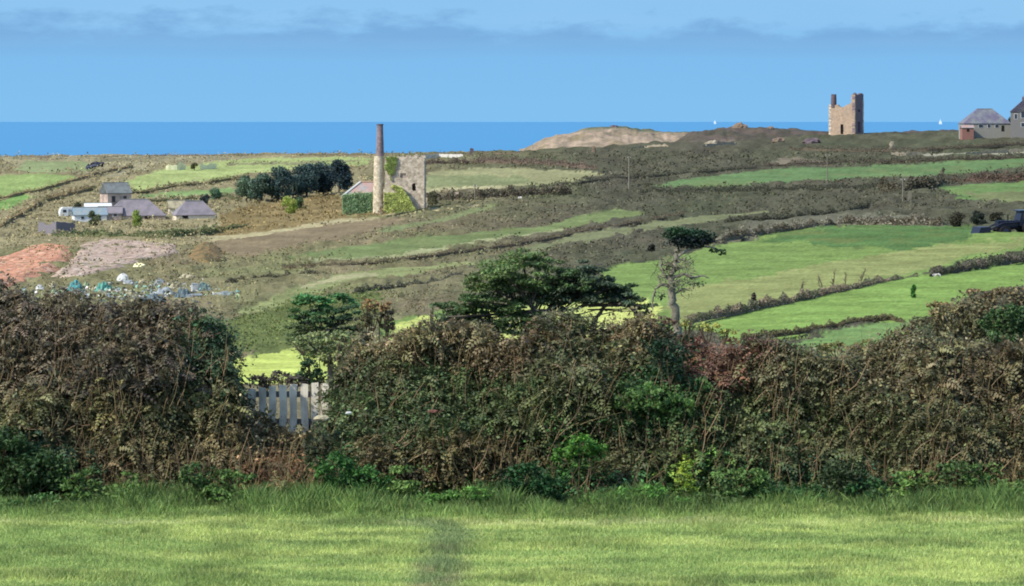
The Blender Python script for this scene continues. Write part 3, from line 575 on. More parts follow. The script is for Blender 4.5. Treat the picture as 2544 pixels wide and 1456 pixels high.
# blades
def blades(P, h, w, C, R, lean=0.35):
    n = len(P); a = R.uniform(0, 2 * math.pi, n); sx = np.stack([np.cos(a), np.sin(a), 0 * a], 1) * np.broadcast_to(w, (n,))[:, None]
    h = np.broadcast_to(h, (n,))[:, None]; L = np.concatenate([R.normal(size=(n, 2)) * lean, np.ones((n, 1))], 1) * h; M = L * 0.55 + np.array([0, 0, 1]) * h * 0.08
    V = np.stack([P - sx, P + sx, P + M + sx * 0.7, P + L, P + M - sx * 0.7], 1).reshape(-1, 3)
    return (V, np.arange(5 * n).reshape(n, 5), np.repeat(C, 5, 0))
def lawn():
    R = np.random.default_rng(51); n = 210000
    y = 33.6 + (41.6 - 33.6) * R.random(n) ** 1.0; x = R.uniform(-1, 1, n) * (y * 0.19 + 0.4)
    x = np.clip(x, -9, 9); P = np.stack([x, y, -5.6 + (fbm(x * 0.8, y * 0.8, 3) - 0.5) * 0.10], 1)
    C = jit(lawn_colour(x, y) * 1.5, n, 0.22, 0.08, R); tall = fbm(x * 2, y * 2, 3)
    tuft = np.clip((fbm(x * 1.4 + 7, y * 1.4, 3) - 0.52) * 7, 0, 1); hgt = R.uniform(0.02, 0.05, n) * (0.5 + 1.0 * tall + 0.9 * tuft); C = C * (1 - 0.16 * tuft)[:, None]
    obj('lawn_grass', blades(P, hgt, R.uniform(0.003, 0.006, n), C, R, 0.5), M_leaf, loc=(0, 38, -5.6), label='short yellow green mown grass covering the lawn in front of the hedge', cat='grass', kind='stuff')
    n = 60000; x = R.uniform(-9, 9, n); edge = 40.25 + 1.5 * (fbm(x * 0.9, x * 0, 4) - 0.5); y = edge + R.random(n) ** 0.8 * 1.9
    P = np.stack([x, y, np.full(n, -5.62)], 1); t = np.clip((y - edge) / 1.2, 0, 1); cl = fbm(x * 2.2, y * 2.2, 3)
    c = LIN((134, 156, 84))[None] * (1 - t[:, None]) + LIN((98, 122, 66))[None] * t[:, None]; C = jit(c * KA * 1.8 * (0.5 + cl)[:, None], n, 0.3, 0.1, R)
    obj('verge_grass', blades(P, R.uniform(0.06, 0.30, n) * (0.25 + 1.0 * t) * (0.35 + 0.8 * fbm(x * 2.1, y * 2.1 + 5, 3)) * (0.5 + cl), R.uniform(0.004, 0.009, n), C, R, 0.4), M_leaf, loc=(0, 41, -5.6), label='longer deep green grass growing along the foot of the hedge', cat='grass', kind='stuff')
lawn()

# slatted boards (old pallet fence) in the hedge
def slats():
    d = 44.7; s = d / F; x0 = (588 - CX) * s; x1 = (820 - CX) * s; zb = -(1075 - HY) * s
    t = thing('slatted_fence', 'grey weathered slatted fence of upright boards half sunk in the hedge', 'fence', ((x0 + x1) / 2, d, zb))
    tops = [966, 966, 963, 960, 957, 955, 954, 951, 953]; R = random.Random(3)
    for i in range(9):
        cx = (599 + i * 26.1 - CX) * s; zt = -(tops[i] - HY) * s; w = 0.108 + R.uniform(-.008, .008); tw = R.uniform(-0.02, 0.02)
        V, Fc, _ = boxm(-w / 2 * 1.0, w / 2, -0.011, 0.011, zb - zt, 0)
        n = 7; zz = np.linspace(zb - zt, 0, n); Vs = []
        for k, z in enumerate(zz):
            bow = 0.006 * math.sin(k * 1.3 + i); ww = w * (1 + R.uniform(-.06, .06))
            cut = R.uniform(-.008, .008) if k == n - 1 else 0
            Vs += [(-ww / 2 + bow, -0.011, z + cut), (ww / 2 + bow, -0.011, z - cut), (ww / 2 + bow, 0.011, z - cut), (-ww / 2 + bow, 0.011, z + cut)]
        Fc = [(4 * k + j, 4 * k + (j + 1) % 4, 4 * k + 4 + (j + 1) % 4, 4 * k + 4 + j) for k in range(n - 1) for j in range(4)] + [(3, 2, 1, 0), (4 * n - 4, 4 * n - 3, 4 * n - 2, 4 * n - 1)]
        obj('board', xf((np.array(Vs), np.array(Fc), None), (cx, d, zt), ry=tw), M_board, t)
    for zr in (980, 1048):
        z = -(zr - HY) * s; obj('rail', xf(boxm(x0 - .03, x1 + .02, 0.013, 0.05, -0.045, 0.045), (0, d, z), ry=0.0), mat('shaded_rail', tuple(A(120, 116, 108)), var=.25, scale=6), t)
slats()
# small pale things lying in the hedge
def lump(px, row, d, rx, ry, rz, seed, mat_, name, label, cat, grp=None, sub_n=14, amp=0.35, world=None):
    R = np.random.default_rng(seed); th = np.linspace(0, 2 * math.pi, sub_n, endpoint=False); ph = np.linspace(0.0, math.pi, sub_n // 2 + 2)
    T, Pp = np.meshgrid(th, ph, indexing='ij'); q = 1 + amp * (fbm(T * 1.6 + seed, Pp * 2 + seed, 3) - 0.5) * 2
    q = q + R.normal(size=q.shape) * amp * 0.12; q[:, 0] = q[:, 0].mean(); q[:, -1] = q[:, -1].mean()
    V = np.stack([np.cos(T) * np.sin(Pp) * q * rx, np.sin(T) * np.sin(Pp) * q * ry, np.cos(Pp) * q * rz], -1)
    c = np.array(world) if world is not None else W(px, row, d); m = len(ph); idx = np.arange(V.size // 3).reshape(sub_n, m)
    Fc = np.stack([idx[:, :-1], np.roll(idx, -1, 0)[:, :-1], np.roll(idx, -1, 0)[:, 1:], idx[:, 1:]], -1)[:, :, ::-1].reshape(-1, 4)
    return obj(name, (V.reshape(-1, 3) + c, Fc, None), mat_, label=label, cat=cat, group=grp)
lump(866, 1026, 42.7, .05, .04, .022, 4, M_whitet, 'white_stone', 'small bright white stone in the hedge just right of the slatted boards', 'stone')
lump(1077, 1022, 42.5, .08, .05, .025, 5, mat('red_clay', tuple(A(128, 84, 72))), 'brick_fragment', 'reddish brown brick fragment in the hedge right of the white stone', 'brick')
lump(800, 1040, 43.0, .12, .08, .05, 6, M_creamt, 'pale_stone', 'pale buff stone lying at the foot of the rightmost slatted boards', 'stone')
# ------------------------------------------------------------------ trees behind the hedge
def limb(P, r0, r1, n=7):
    P = np.asarray(P, float); t = np.linspace(0, 1, len(P)); T2 = np.linspace(0, 1, len(P) * 4); Q = np.stack([np.interp(T2, t, P[:, i]) for i in range(3)], 1)
    for _ in range(3): Q[1:-1] = (Q[:-2] + Q[1:-1] * 2 + Q[2:]) / 4
    R = np.random.default_rng(int(abs(P[0, 0] * 100))); Q[1:-1] += R.normal(size=Q[1:-1].shape) * r0 * 0.18
    return list(tube(Q, np.linspace(r0, r1, len(Q)), n))
def tree(name, label, d, trunkpts, blobs, limbs, leaf, colour, dens, seed, rt=0.16, barkm=None, group=None, asp=0.5, up=0.8, amt=0.3, cat='tree', mats=M_leaf, base=None):
    R = np.random.default_rng(seed); s = d / F
    b0 = W(trunkpts[0][0], trunkpts[0][1], d); gzv = float(gz(b0[0], d)); b0[2] = gzv if base is None else base
    t = thing(name, label, cat, tuple(b0), group); tp = [b0] + [W(p[0], p[1], d) for p in trunkpts[1:]]
    obj('trunk', limb(tp, rt, rt * 0.55), barkm or M_bark, t, smooth=True)
    lp = []
    for L in limbs: lp += limb([W(p[0], p[1], d + (p[2] if len(p) > 2 else 0)) for p in L], rt * 0.5, rt * 0.14, 6)
    top = W(trunkpts[-1][0], trunkpts[-1][1], d); parts = []
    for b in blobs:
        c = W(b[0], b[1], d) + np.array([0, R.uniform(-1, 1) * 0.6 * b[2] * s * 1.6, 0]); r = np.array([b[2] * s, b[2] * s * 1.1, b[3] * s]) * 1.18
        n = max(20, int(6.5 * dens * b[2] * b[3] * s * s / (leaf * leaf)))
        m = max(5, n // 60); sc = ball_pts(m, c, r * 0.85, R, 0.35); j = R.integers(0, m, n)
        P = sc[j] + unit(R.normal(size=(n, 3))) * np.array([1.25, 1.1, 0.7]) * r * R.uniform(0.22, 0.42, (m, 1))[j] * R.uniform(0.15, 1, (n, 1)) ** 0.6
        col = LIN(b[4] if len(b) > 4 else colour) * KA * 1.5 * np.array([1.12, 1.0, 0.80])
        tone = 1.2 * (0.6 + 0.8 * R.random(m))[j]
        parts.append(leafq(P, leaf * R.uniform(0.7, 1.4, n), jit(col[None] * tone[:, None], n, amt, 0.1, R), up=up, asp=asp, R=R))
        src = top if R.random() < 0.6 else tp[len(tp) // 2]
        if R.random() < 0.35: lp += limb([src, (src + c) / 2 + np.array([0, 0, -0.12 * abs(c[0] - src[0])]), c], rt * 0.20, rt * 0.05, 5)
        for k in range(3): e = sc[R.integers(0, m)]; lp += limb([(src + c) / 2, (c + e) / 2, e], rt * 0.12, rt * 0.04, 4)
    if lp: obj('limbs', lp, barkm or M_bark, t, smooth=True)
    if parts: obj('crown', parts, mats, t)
    return t
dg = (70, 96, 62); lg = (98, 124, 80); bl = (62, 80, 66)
tree('windswept_tree', 'big dark green windswept tree leaning right behind the middle of the hedge', 78,
 [(1300, 900), (1310, 830), (1330, 770)],
 [(1290, 640, 50, 24, lg), (1240, 668, 60, 26, lg), (1340, 650, 46, 24, lg), (1385, 672, 44, 20, dg), (1430, 668, 44, 20, bl), (1475, 690, 50, 24, bl), (1510, 705, 40, 20, bl), (1200, 705, 50, 26, lg), (1270, 710, 60, 28, dg), (1340, 715, 50, 26, dg), (1400, 720, 46, 26, bl), (1450, 735, 40, 20, bl), (1160, 745, 44, 24, dg), (1220, 750, 60, 26, dg), (1290, 760, 50, 24, dg), (1130, 775, 34, 20, dg), (1190, 785, 46, 20, dg), (1400, 755, 36, 18, bl), (1545, 720, 40, 20, (62, 84, 60)), (1560, 745, 40, 18, bl), (1590, 770, 26, 16, (84, 96, 70)), (1540, 750, 30, 16, (34, 42, 58)), (1385, 770, 22, 14, bl), (1250, 690, 60, 24, dg), (1330, 690, 60, 24, lg), (1420, 700, 50, 22, dg), (1350, 745, 50, 22, dg), (1240, 785, 60, 22, dg), (1310, 790, 50, 20, dg), (1480, 715, 46, 18, dg), (1150, 790, 40, 18, dg), (1440, 690, 56, 22, bl), (1490, 738, 50, 20, bl), (1535, 728, 50, 20, bl), (1592, 752, 34, 16, (74, 92, 66)), (1380, 735, 60, 22, bl), (1110, 765, 34, 18, dg), (1130, 800, 40, 18, dg), (1200, 815, 60, 20, dg), (1280, 815, 60, 20, dg), (1350, 795, 46, 18, (80, 98, 66)), (1100, 790, 30, 16, lg)],  # paler blobs left, darker right: sun and shade sides put into leaf colour
 [[(1330, 790), (1380, 760), (1440, 745)], [(1475, 850), (1478, 800), (1495, 765), (1530, 748), (1560, 745)], [(1530, 748), (1575, 765), (1592, 800), (1598, 840)], [(1330, 770), (1290, 720), (1270, 680)], [(1440, 745), (1500, 720), (1540, 715)]],
 0.055, dg, 2.6, 61, rt=0.16)
tree('small_tree', 'small green tree with rounded crown left of the orange brown shrub', 74,
 [(820, 960), (822, 880), (815, 820)],
 [(780, 748, 46, 20, (76, 124, 78)), (840, 752, 46, 20, (70, 116, 74)), (870, 775, 32, 18, (66, 96, 74)), (750, 775, 36, 20, (80, 116, 76)), (800, 785, 50, 20, (60, 92, 62)), (850, 800, 34, 16, (48, 66, 60)), (780, 810, 46, 20, (86, 108, 78)), (745, 815, 30, 18, (92, 112, 78)), (770, 835, 50, 20, (84, 108, 76)), (830, 835, 50, 20, (76, 98, 72)), (870, 815, 34, 18, (66, 88, 66)), (800, 865, 60, 22, (96, 112, 82)), (860, 865, 50, 20, (88, 104, 78))],
 [], 0.05, lg, 2.6, 62, rt=0.10)
bush('sage_shrub', 'pale sage green shrub under the small rounded tree', 'shrub', [(790, 840, 40, 18), (850, 840, 44, 20), (740, 850, 30, 16), (880, 870, 40, 22, (112, 122, 92)), (820, 880, 46, 22), (760, 885, 26, 12, (150, 172, 110)), (850, 905, 50, 20, (106, 118, 88)), (900, 840, 30, 24, (94, 98, 76))], 68, 0.05, (128, 146, 106), 2.0, 63, ground=None)
bush('dry_shrub', 'orange brown dead shrub right of the small rounded tree', 'shrub', [(915, 757, 24, 16, (160, 126, 84)), (945, 762, 26, 14), (965, 785, 20, 16, (112, 96, 72)), (925, 785, 24, 16, (110, 104, 78)), (900, 800, 26, 18, (90, 92, 68)), (960, 810, 22, 18, (104, 94, 70))], 70, 0.05, (146, 116, 80), 1.8, 64, ground=None)
bush('feathery_shrub', 'feathery pale green sprig at the left foot of the windswept tree', 'shrub', [(1080, 790, 16, 22), (1070, 770, 10, 14), (1092, 800, 18, 16)], 66, 0.05, (118, 152, 112), 1.0, 65, ground=None, asp=0.2)
# bare tree with a dark tuft on top
def bare_tree():
    d = 72; s = d / F; base = W(1680, 960, d); base[2] = float(gz(base[0], d))
    t = thing('bare_tree', 'pale lichened bare tree with one dark tuft at its top', 'tree', tuple(base))
    Q = lambda *p: [W(a, b, d + (c[0] if c else 0)) for a, b, *c in p]
    obj('trunk', limb([base] + Q((1682, 850), (1678, 790), (1672, 740), (1665, 700), (1676, 660), (1680, 640), (1686, 600)), 0.13, 0.05, 8), M_barkpale, t, smooth=True)
    L = []
    for p, r in (([(1668, 715), (1645, 705), (1630, 715), (1620, 745), (1622, 770)], .05), ([(1666, 700), (1650, 680), (1640, 660), (1648, 648), (1640, 640)], .045), ([(1672, 690), (1700, 680), (1720, 690), (1745, 684), (1760, 690)], .05), ([(1678, 660), (1690, 645), (1705, 640)], .035), ([(1680, 640), (1700, 625), (1730, 615), (1770, 612), (1795, 628)], .04), ([(1668, 680), (1680, 670), (1700, 662), (1715, 668)], .035), ([(1676, 730), (1700, 715), (1712, 722)], .03), ([(1660, 690), (1645, 690), (1632, 680)], .03), ([(1686, 600), (1700, 590), (1740, 585)], .04), ([(1686, 600), (1675, 585), (1665, 575)], .03)):
        L += limb(Q(*p), r, r * 0.3, 6)
    R = np.random.default_rng(9)
    n = 240; a = np.stack([R.uniform(1630, 1725, n), R.uniform(640, 730, n)], 1); c0 = np.array([W(x, y, d + R.uniform(-.5, .5)) for x, y in a]); e = c0 + R.normal(size=(n, 3)) * 0.16 + np.array([0, 0, .05])
    tw = stems(c0, (c0 + e) / 2 + R.normal(size=(n, 3)) * .04, e, 0.010, jit(A(150, 144, 120), n), K=4)
    obj('limbs', L, M_barkpale, t, smooth=True); obj('twigs', tw, M_dry, t)
    parts = []
    for (x, y, rx, ry, c) in [(1668, 584, 22, 9, (52, 80, 50)), (1690, 602, 26, 9, (36, 52, 44)), (1725, 606, 30, 9, (34, 48, 42)), (1750, 585, 26, 9, (44, 66, 48)), (1680, 572, 24, 9, (50, 84, 48)), (1720, 578, 36, 10, (44, 74, 50)), (1700, 592, 34, 10, (34, 50, 46)), (1740, 595, 34, 9, (32, 46, 44)), (1760, 600, 18, 6, (30, 42, 42)), (1705, 608, 24, 8, (52, 60, 50)), (1782, 622, 18, 5, (60, 84, 50)), (1795, 630, 10, 4, (60, 80, 50)), (1665, 665, 22, 16, (116, 116, 90)), (1690, 700, 20, 8, (116, 118, 94)), (1722, 690, 16, 5, (90, 96, 74)), (1640, 735, 16, 10, (70, 80, 56)), (1655, 650, 10, 10, (120, 126, 90)), (1735, 705, 24, 8, (88, 108, 70))]:
        c3 = W(x, y, d); r = np.array([rx, rx, ry]) * s; r[2] *= 1.15 if y < 640 else 1; rx = rx * (1.35 if y < 625 else 1.15); r[0] = rx * s; sparse = 0.8 if y > 640 else 3.0; n = int(4.5 * sparse * rx * ry * s * s / 0.0022)
        parts.append(leafq(ball_pts(n, c3, r, R, 0.1), 0.045 * R.uniform(.7, 1.3, n), jit(LIN(c) * KA * 1.5, n, .35, .1, R), up=.6, R=R))
    obj('crown', parts, M_leaf, t)
bare_tree()
# mound of gorse and bracken at the right behind the hedge
def mound():
    d = 62; s = d / F
    t = bush('gorse_mound', 'big round mound of dry bracken and gorse rising at the right edge', 'bush',
     [(2300, 815, 60, 34, (118, 110, 80)), (2360, 785, 60, 36, (134, 120, 84)), (2420, 770, 70, 44, (124, 114, 84)), (2500, 755, 80, 40, (124, 110, 80)), (2600, 755, 90, 46, (118, 108, 78)), (2280, 845, 60, 28, (96, 88, 66)), (2370, 830, 70, 36, (146, 136, 100)), (2420, 810, 50, 40, (140, 134, 96)), (2480, 840, 80, 34, (110, 108, 78)), (2560, 830, 80, 44, (104, 106, 74)), (2250, 830, 40, 18, (138, 112, 76)), (2330, 760, 30, 10, (140, 116, 78)), (2440, 730, 60, 10, (126, 104, 74)), (2520, 722, 60, 10, (122, 102, 74))],
     d, 0.045, (120, 110, 80), 1.9, 71, ground=None)
    bush('gorse_bush', 'dark green gorse bush on the right edge mound', 'bush', [(2470, 800, 34, 36), (2510, 790, 40, 40), (2555, 800, 40, 44), (2490, 830, 44, 24)], d - 1.2, 0.045, (66, 96, 62), 2.4, 72, ground=None)
mound()
bush('bramble_bush', 'light green leafy bush in the dip left of the right edge mound', 'bramble', [(2080, 865, 50, 16, (112, 116, 74)), (2160, 860, 50, 18, (124, 128, 80)), (2010, 872, 50, 14, (104, 104, 74)), (2230, 855, 40, 18, (100, 96, 68))], 52, 0.04, (110, 110, 72), 2.2, 73, ground=None)
bush('bramble_bush', 'yellow green sprays right of the bare tree foot', 'bramble', [(1700, 800, 24, 12), (1760, 812, 40, 12, (150, 160, 90)), (1810, 825, 30, 10, (130, 140, 80)), (1650, 800, 30, 14, (124, 92, 76))], 50, 0.035, (140, 150, 88), 1.5, 74, ground=None)

# ------------------------------------------------------------------ scrub on the moor (uncountable)
def scrub():
    R = np.random.default_rng(81); n = 260000
    u = R.uniform(-350, 2900, n); row = R.uniform(378, 960, n); ld = np.linspace(math.log(90), math.log(1119), 600)
    # invert row -> distance on a coarse table
    us = np.linspace(-350, 2900, 80); tab = np.array([row_at(np.full(600, a), np.exp(ld)) for a in us]); ui = np.clip(((u + 350) / 3250 * 79).round().astype(int), 0, 79)
    d = np.zeros(n)
    for k in range(80):
        m = ui == k; d[m] = np.exp(np.interp(-row[m], -tab[k], ld))
    ok = (d > 92) & (d < 1118); u, row, d = u[ok], row[ok], d[ok]
    C, S = ground_colour(u, row, d); cl = fbm(u / 26 + 2, row / 7 + 9, 3)
    keep = R.random(len(u)) < np.where(S > 0.2, np.clip((cl - 0.34) * 5, 0.12, 1), 0.05)
    u, row, d, C, S = u[keep], row[keep], d[keep], C[keep], S[keep]; n = len(u)
    x = (u - CX) / F * d; k = np.clip(d / 600, 0.25, 1.5); size = R.uniform(0.12, 0.34, n) * k * np.where(S > 0.2, 1, 0.35)
    mound_ = np.clip((fbm(x / 3.5 + 9, d / 9 + 4, 3) - 0.50) * 5, 0, 1) * (S > 0.2) * R.random(n) ** 0.5 * 1.5 * np.clip(1.3 - u / 1800, 0.45, 1.3)
    P = np.stack([x, d, gz(x, d) + size * R.uniform(0.2, 1.6, n) + mound_], 1)
    sp = R.random(n); f = np.where(sp < 0.25, 0.8, np.where(sp > 0.96, 1.4, 1.15))
    obj('moor_scrub', leafq(P, size, jit(C * f[:, None] * 1.25, n, 0.3, 0.09, R), up=0.3, asp=0.7, R=R), M_far, loc=(0, 500, -20), label='low heather, bracken and rough grass covering the moor between the fields', cat='heath', kind='stuff')
scrub()

# ------------------------------------------------------------------ field hedges
GH = 'hedges between the far fields'
def field_hedge(label, pts, hpx, colour, seed, dens=1.0, colour2=None, name='field_hedge', cat='hedge', grp=GH):
    R = np.random.default_rng(seed); pts = np.array(pts, float); seg = np.linalg.norm(np.diff(pts, axis=0), axis=1); L = np.concatenate([[0], np.cumsum(seg)])
    hpx = np.broadcast_to(np.asarray(hpx, float), (len(pts),)) * 0.88; n = int(L[-1] * hpx.mean() * 0.75 * dens) + 200; q = R.uniform(0, L[-1], n)
    px = np.interp(q, L, pts[:, 0]); row = np.interp(q, L, pts[:, 1]); hp = np.interp(q, L, hpx)
    kk = np.linspace(0, L[-1], 40); kd = np.array([Gd(float(np.interp(a, L, pts[:, 0])), float(np.interp(a, L, pts[:, 1]))) for a in kk]); d = np.interp(q, kk, kd)
    s = d / F; lump_ = 0.15 + 1.4 * fbm(q / 14 + seed, q * 0, 3); ht = hp * s * lump_; wd = hp * s * 0.8
    f = R.random(n) ** 0.7; dy = R.normal(size=n) * wd * 0.6
    x = (px - CX) * s; y = d + dy; z = gz(x, y) + f * ht * np.clip(1 - (dy / (wd * 2)) ** 2, 0.2, 1)
    tone = (0.55 + 0.9 * fbm(q / 9 + 40, f * 3, 3)); c = LIN(colour); C = np.broadcast_to(c, (n, 3))
    if colour2 is not None: m = (fbm(q / 22 + 80, f * 2, 2) > 0.5)[:, None]; C = np.where(m, LIN(colour2), C)
    C = jit(C * KA * 2.15 * tone[:, None], n, 0.3, 0.07, R); sz = hp * s * R.uniform(0.05, 0.14, n)
    mid = G(float(pts[len(pts) // 2][0]), float(pts[len(pts) // 2][1]))
    # solid bank below
    m = 60; qq = np.linspace(0, L[-1], m); bx = np.interp(qq, L, pts[:, 0]); bd = np.interp(qq, kk, kd); bh = np.interp(qq, L, hpx) * bd / F * 0.5 * (0.15 + 1.4 * fbm(qq / 14 + seed, qq * 0, 3)); V = []
    for i in range(m):
        w = bh[i] * 1.0
        for (o, g) in ((-1, -0.1), (-0.6, 0.6), (0, 1), (0.6, 0.6), (1, -0.1)):
            yy = bd[i] + o * w; xx = (bx[i] - CX) / F * bd[i]; V.append((xx, yy, float(gz(xx, yy)) + g * bh[i]))
    Fc = [(i * 5 + j, (i + 1) * 5 + j, (i + 1) * 5 + j + 1, i * 5 + j + 1) for i in range(m - 1) for j in range(4)]
    t = thing(name, label, cat, tuple(mid), grp)
    obj('bank', (np.array(V), np.array(Fc), np.broadcast_to(LIN(colour) * KA * 1.45, (len(V), 3))), M_dry, t, smooth=True)
    obj('foliage', leafq(np.stack([x, y, z], 1), sz, C, up=0.4, asp=0.65, R=R), M_far, t)
bn = (112, 100, 84); dk = (72, 72, 58); ol = (104, 102, 72)
field_hedge('brown hedge curving up beside the leftmost pale green field', [(-200, 500), (0, 494), (90, 478), (180, 452), (260, 430), (330, 416)], 14, (142, 122, 92), 101, colour2=(116, 108, 78))
field_hedge('hedge sloping below the left green fields to the white caravan', [(-200, 590), (0, 566), (60, 535), (110, 505), (170, 488), (240, 472)], 20, (140, 124, 94), 102, colour2=(118, 112, 80))
field_hedge('dark olive hedge along the bottom of the long pale field behind the farmhouse', [(322, 486), (433, 468), (560, 452), (620, 444)], 15, (96, 92, 66), 103)
field_hedge('hedge between the farmhouse and the dark pines', [(345, 503), (450, 498), (560, 490), (600, 500)], 13, (84, 86, 60), 104)
field_hedge('thin brown skyline hedge at the left against the sea', [(-100, 393), (120, 392), (230, 391), (420, 388), (520, 387)], 8, (122, 110, 92), 105, colour2=(142, 132, 104))
field_hedge('thin skyline hedge behind the dark pines against the sea', [(520, 387), (700, 386), (860, 386), (930, 386)], 7, (108, 100, 80), 106)
field_hedge('skyline hedge right of the engine house against the sea', [(1055, 385), (1150, 384), (1250, 383), (1310, 382)], 7, (112, 98, 84), 107)
field_hedge('dark hedge directly right of the engine house', [(1055, 410), (1200, 405), (1350, 410), (1480, 420)], 18, (106, 92, 80), 108)
field_hedge('dark rough hedge below the pale field right of the engine house', [(1060, 500), (1150, 498), (1250, 492), (1340, 486), (1420, 482)], 26, (88, 82, 68), 109, colour2=(100, 94, 78))
field_hedge('dark hedge behind the tallest telegraph pole', [(1340, 468), (1450, 456), (1540, 446), (1700, 434), (1880, 420)], 13, (70, 70, 58), 110)
field_hedge('dark hedge under the long green strip at the right', [(1590, 478), (1760, 478), (1900, 474), (2050, 470), (2180, 470)], 15, (64, 66, 54), 111)
field_hedge('dark mound of hedge around the right telegraph pole', [(2180, 472), (2240, 476), (2320, 470), (2345, 456)], 34, (84, 80, 66), 112)
field_hedge('dark hedge above the long green strip at the right', [(1900, 415), (2100, 408), (2300, 403), (2450, 397), (2700, 390)], 16, (84, 78, 66), 113)
field_hedge('brown hedge block at the right edge between the two green strips', [(2360, 450), (2420, 452), (2544, 449), (2800, 445)], [14, 22, 24, 24], (96, 82, 70), 114)
field_hedge('brown hedge below the right ruined tower', [(1960, 372), (2100, 378), (2300, 376), (2544, 360), (2700, 356)], 14, (92, 84, 70), 115)
field_hedge('grey scrub hedge along the top of the large right field', [(1780, 602), (1950, 577), (2100, 560), (2340, 558)], 26, (118, 112, 96), 116, colour2=(98, 92, 76), dens=1.2)
field_hedge('dark moor hedge above the grey scrub hedge', [(1800, 560), (1950, 548), (2100, 530), (2160, 515)], 22, (76, 76, 62), 117)
field_hedge('long brown hedge between the large field and the brightest field', [(1700, 806), (1800, 786), (1900, 766), (2080, 732), (2200, 706), (2280, 692)], [20, 28, 30, 28, 24, 16], (122, 110, 92), 118, colour2=(96, 96, 76), dens=1.3)
field_hedge('short dark stone faced hedge at the top of the brightest field', [(2310, 693), (2400, 676), (2470, 662), (2544, 650), (2700, 620)], 28, (94, 88, 76), 119, colour2=(78, 80, 64), dens=1.3)
field_hedge('dark brown hedge along the bottom of the brightest field', [(1840, 848), (1920, 838), (2000, 828), (2080, 812), (2160, 800), (2215, 796), (2248, 808)], 20, (92, 84, 64), 120, dens=1.5)
field_hedge('dark brown band of scrub crossing the middle of the moor', [(700, 668), (850, 664), (1000, 650), (1200, 622), (1340, 602), (1500, 570), (1700, 540)], 16, (96, 86, 70), 121)
field_hedge('dark blue grey scrub band left of the windswept tree', [(880, 730), (960, 722), (1060, 712), (1150, 690)], 20, (78, 78, 68), 122)
field_hedge('low scrub under the ivy clad ruin', [(860, 538), (960, 540), (1050, 522), (1120, 508)], 9, (112, 112, 78), 123)
field_hedge('scrub hedge in front of the farm buildings', [(130, 588), (220, 590), (330, 592), (430, 590), (540, 578), (620, 560)], [14, 24, 20, 26, 20, 10], (106, 112, 76), 124, colour2=(84, 94, 64), dens=1.2)
field_hedge('dark hedge along the foot of the moor behind the scrap heap', [(560, 712), (640, 705), (720, 696), (790, 690)], 24, (92, 88, 70), 125)

# ------------------------------------------------------------------ distant trees and bushes
def far_tree(name, label, px, base_row, wpx, hpx, colour, seed, trunk=0.25, cat='tree', grp=None, leaf=None, squash=1.0, blobs=9):
    p = G(px, base_row); d = p[1]; s = d / F; R = np.random.default_rng(seed); w = wpx * s; h = hpx * s
    t = thing(name, label, cat, tuple(p), grp)
    z0 = h * trunk
    obj('trunk', list(tube([p + (0, 0, -0.3), p + (0, 0, h * 0.35), p + (R.normal() * w * .05, 0, h * 0.75)], [w * 0.035 + .05, w * .028 + .04, 0.03], 7)), M_bark, t)
    lf = leaf or max(0.13, h * 0.030); P = []; T = []
    for b in range(blobs):
        f = (b + 0.5) / blobs; a = R.uniform(0, 2 * math.pi); prof = math.sin(math.pi * min(1, 0.18 + 0.80 * f)) ** 0.6
        c = p + np.array([math.cos(a) * w * 0.26 * prof, math.sin(a) * w * 0.26 * prof, z0 + (h - z0) * (0.12 + 0.74 * f)]); r = np.array([w * 0.27, w * 0.27, (h - z0) * 0.20]) * R.uniform(0.75, 1.2)
        n = int(70 + 1.5 * r[0] * r[2] * 4 / lf ** 2); P.append(ball_pts(n, c, r, R, 0.3)); T.append(np.full(n, R.uniform(0.65, 1.3)))
    P = np.concatenate(P); P[:, 2] = np.maximum(P[:, 2], p[2] + 0.05); n = len(P)
    obj('crown', leafq(P, lf * R.uniform(0.7, 1.5, n), jit(LIN(colour) * KA * 1.5 * np.concatenate(T)[:, None], n, 0.3, 0.08, R), up=0.4, asp=0.6, R=R), M_far, t)
GP = 'dark pines left of the engine house'; nv = (62, 80, 76)
for i, (px, br, w, h, lab) in enumerate([(612, 500, 46, 66, 'leftmost and palest of the dark trees left of the engine house'), (650, 500, 60, 72, 'dark pine second from the left in the row by the engine house'), (692, 497, 70, 82, 'tall dark pine third from the left in the row by the engine house'), (728, 492, 44, 56, 'lowest dark pine in the dip in the middle of the row'), (762, 488, 66, 84, 'dark pine just right of the dip in the middle of the row'), (805, 484, 60, 78, 'dark pine second from the right in the row by the engine house'), (842, 478, 52, 84, 'rightmost dark pine nearest the ivy clad shed')]):
    far_tree('pine_tree', lab, px, br, w * 1.3, h, [(104, 124, 98), (92, 112, 94), (78, 98, 92), (74, 94, 88), (72, 90, 86), (68, 84, 84), (66, 82, 84)][i], 130 + i, trunk=0.08, grp=GP, blobs=13)
far_tree('round_bush', 'small yellow green round bush in front of the dark pines', 718, 533, 44, 46, (168, 184, 92), 141, trunk=0.0, cat='bush')
far_tree('round_bush', 'dark green half of the pair of round bushes in front of the dark pines', 745, 524, 42, 34, (84, 104, 70), 142, trunk=0.0, cat='bush')
far_tree('conical_shrub', 'bright yellow green upright shrub in front of the grey barn roof', 340, 566, 30, 46, (158, 178, 92), 143, trunk=0.0, cat='shrub')
far_tree('shrub', 'olive bush in front of the pale blue roof at the farm', 232, 560, 34, 38, (104, 112, 80), 144, trunk=0.0, cat='bush')
far_tree('shrub', 'dark bush standing against the white caravan at the farm', 196, 538, 34, 36, (70, 78, 60), 145, trunk=0.0, cat='bush')
far_tree('shrub', 'small blue green tree right of the farm barns', 536, 500, 34, 34, (96, 124, 96), 146, trunk=0.1)
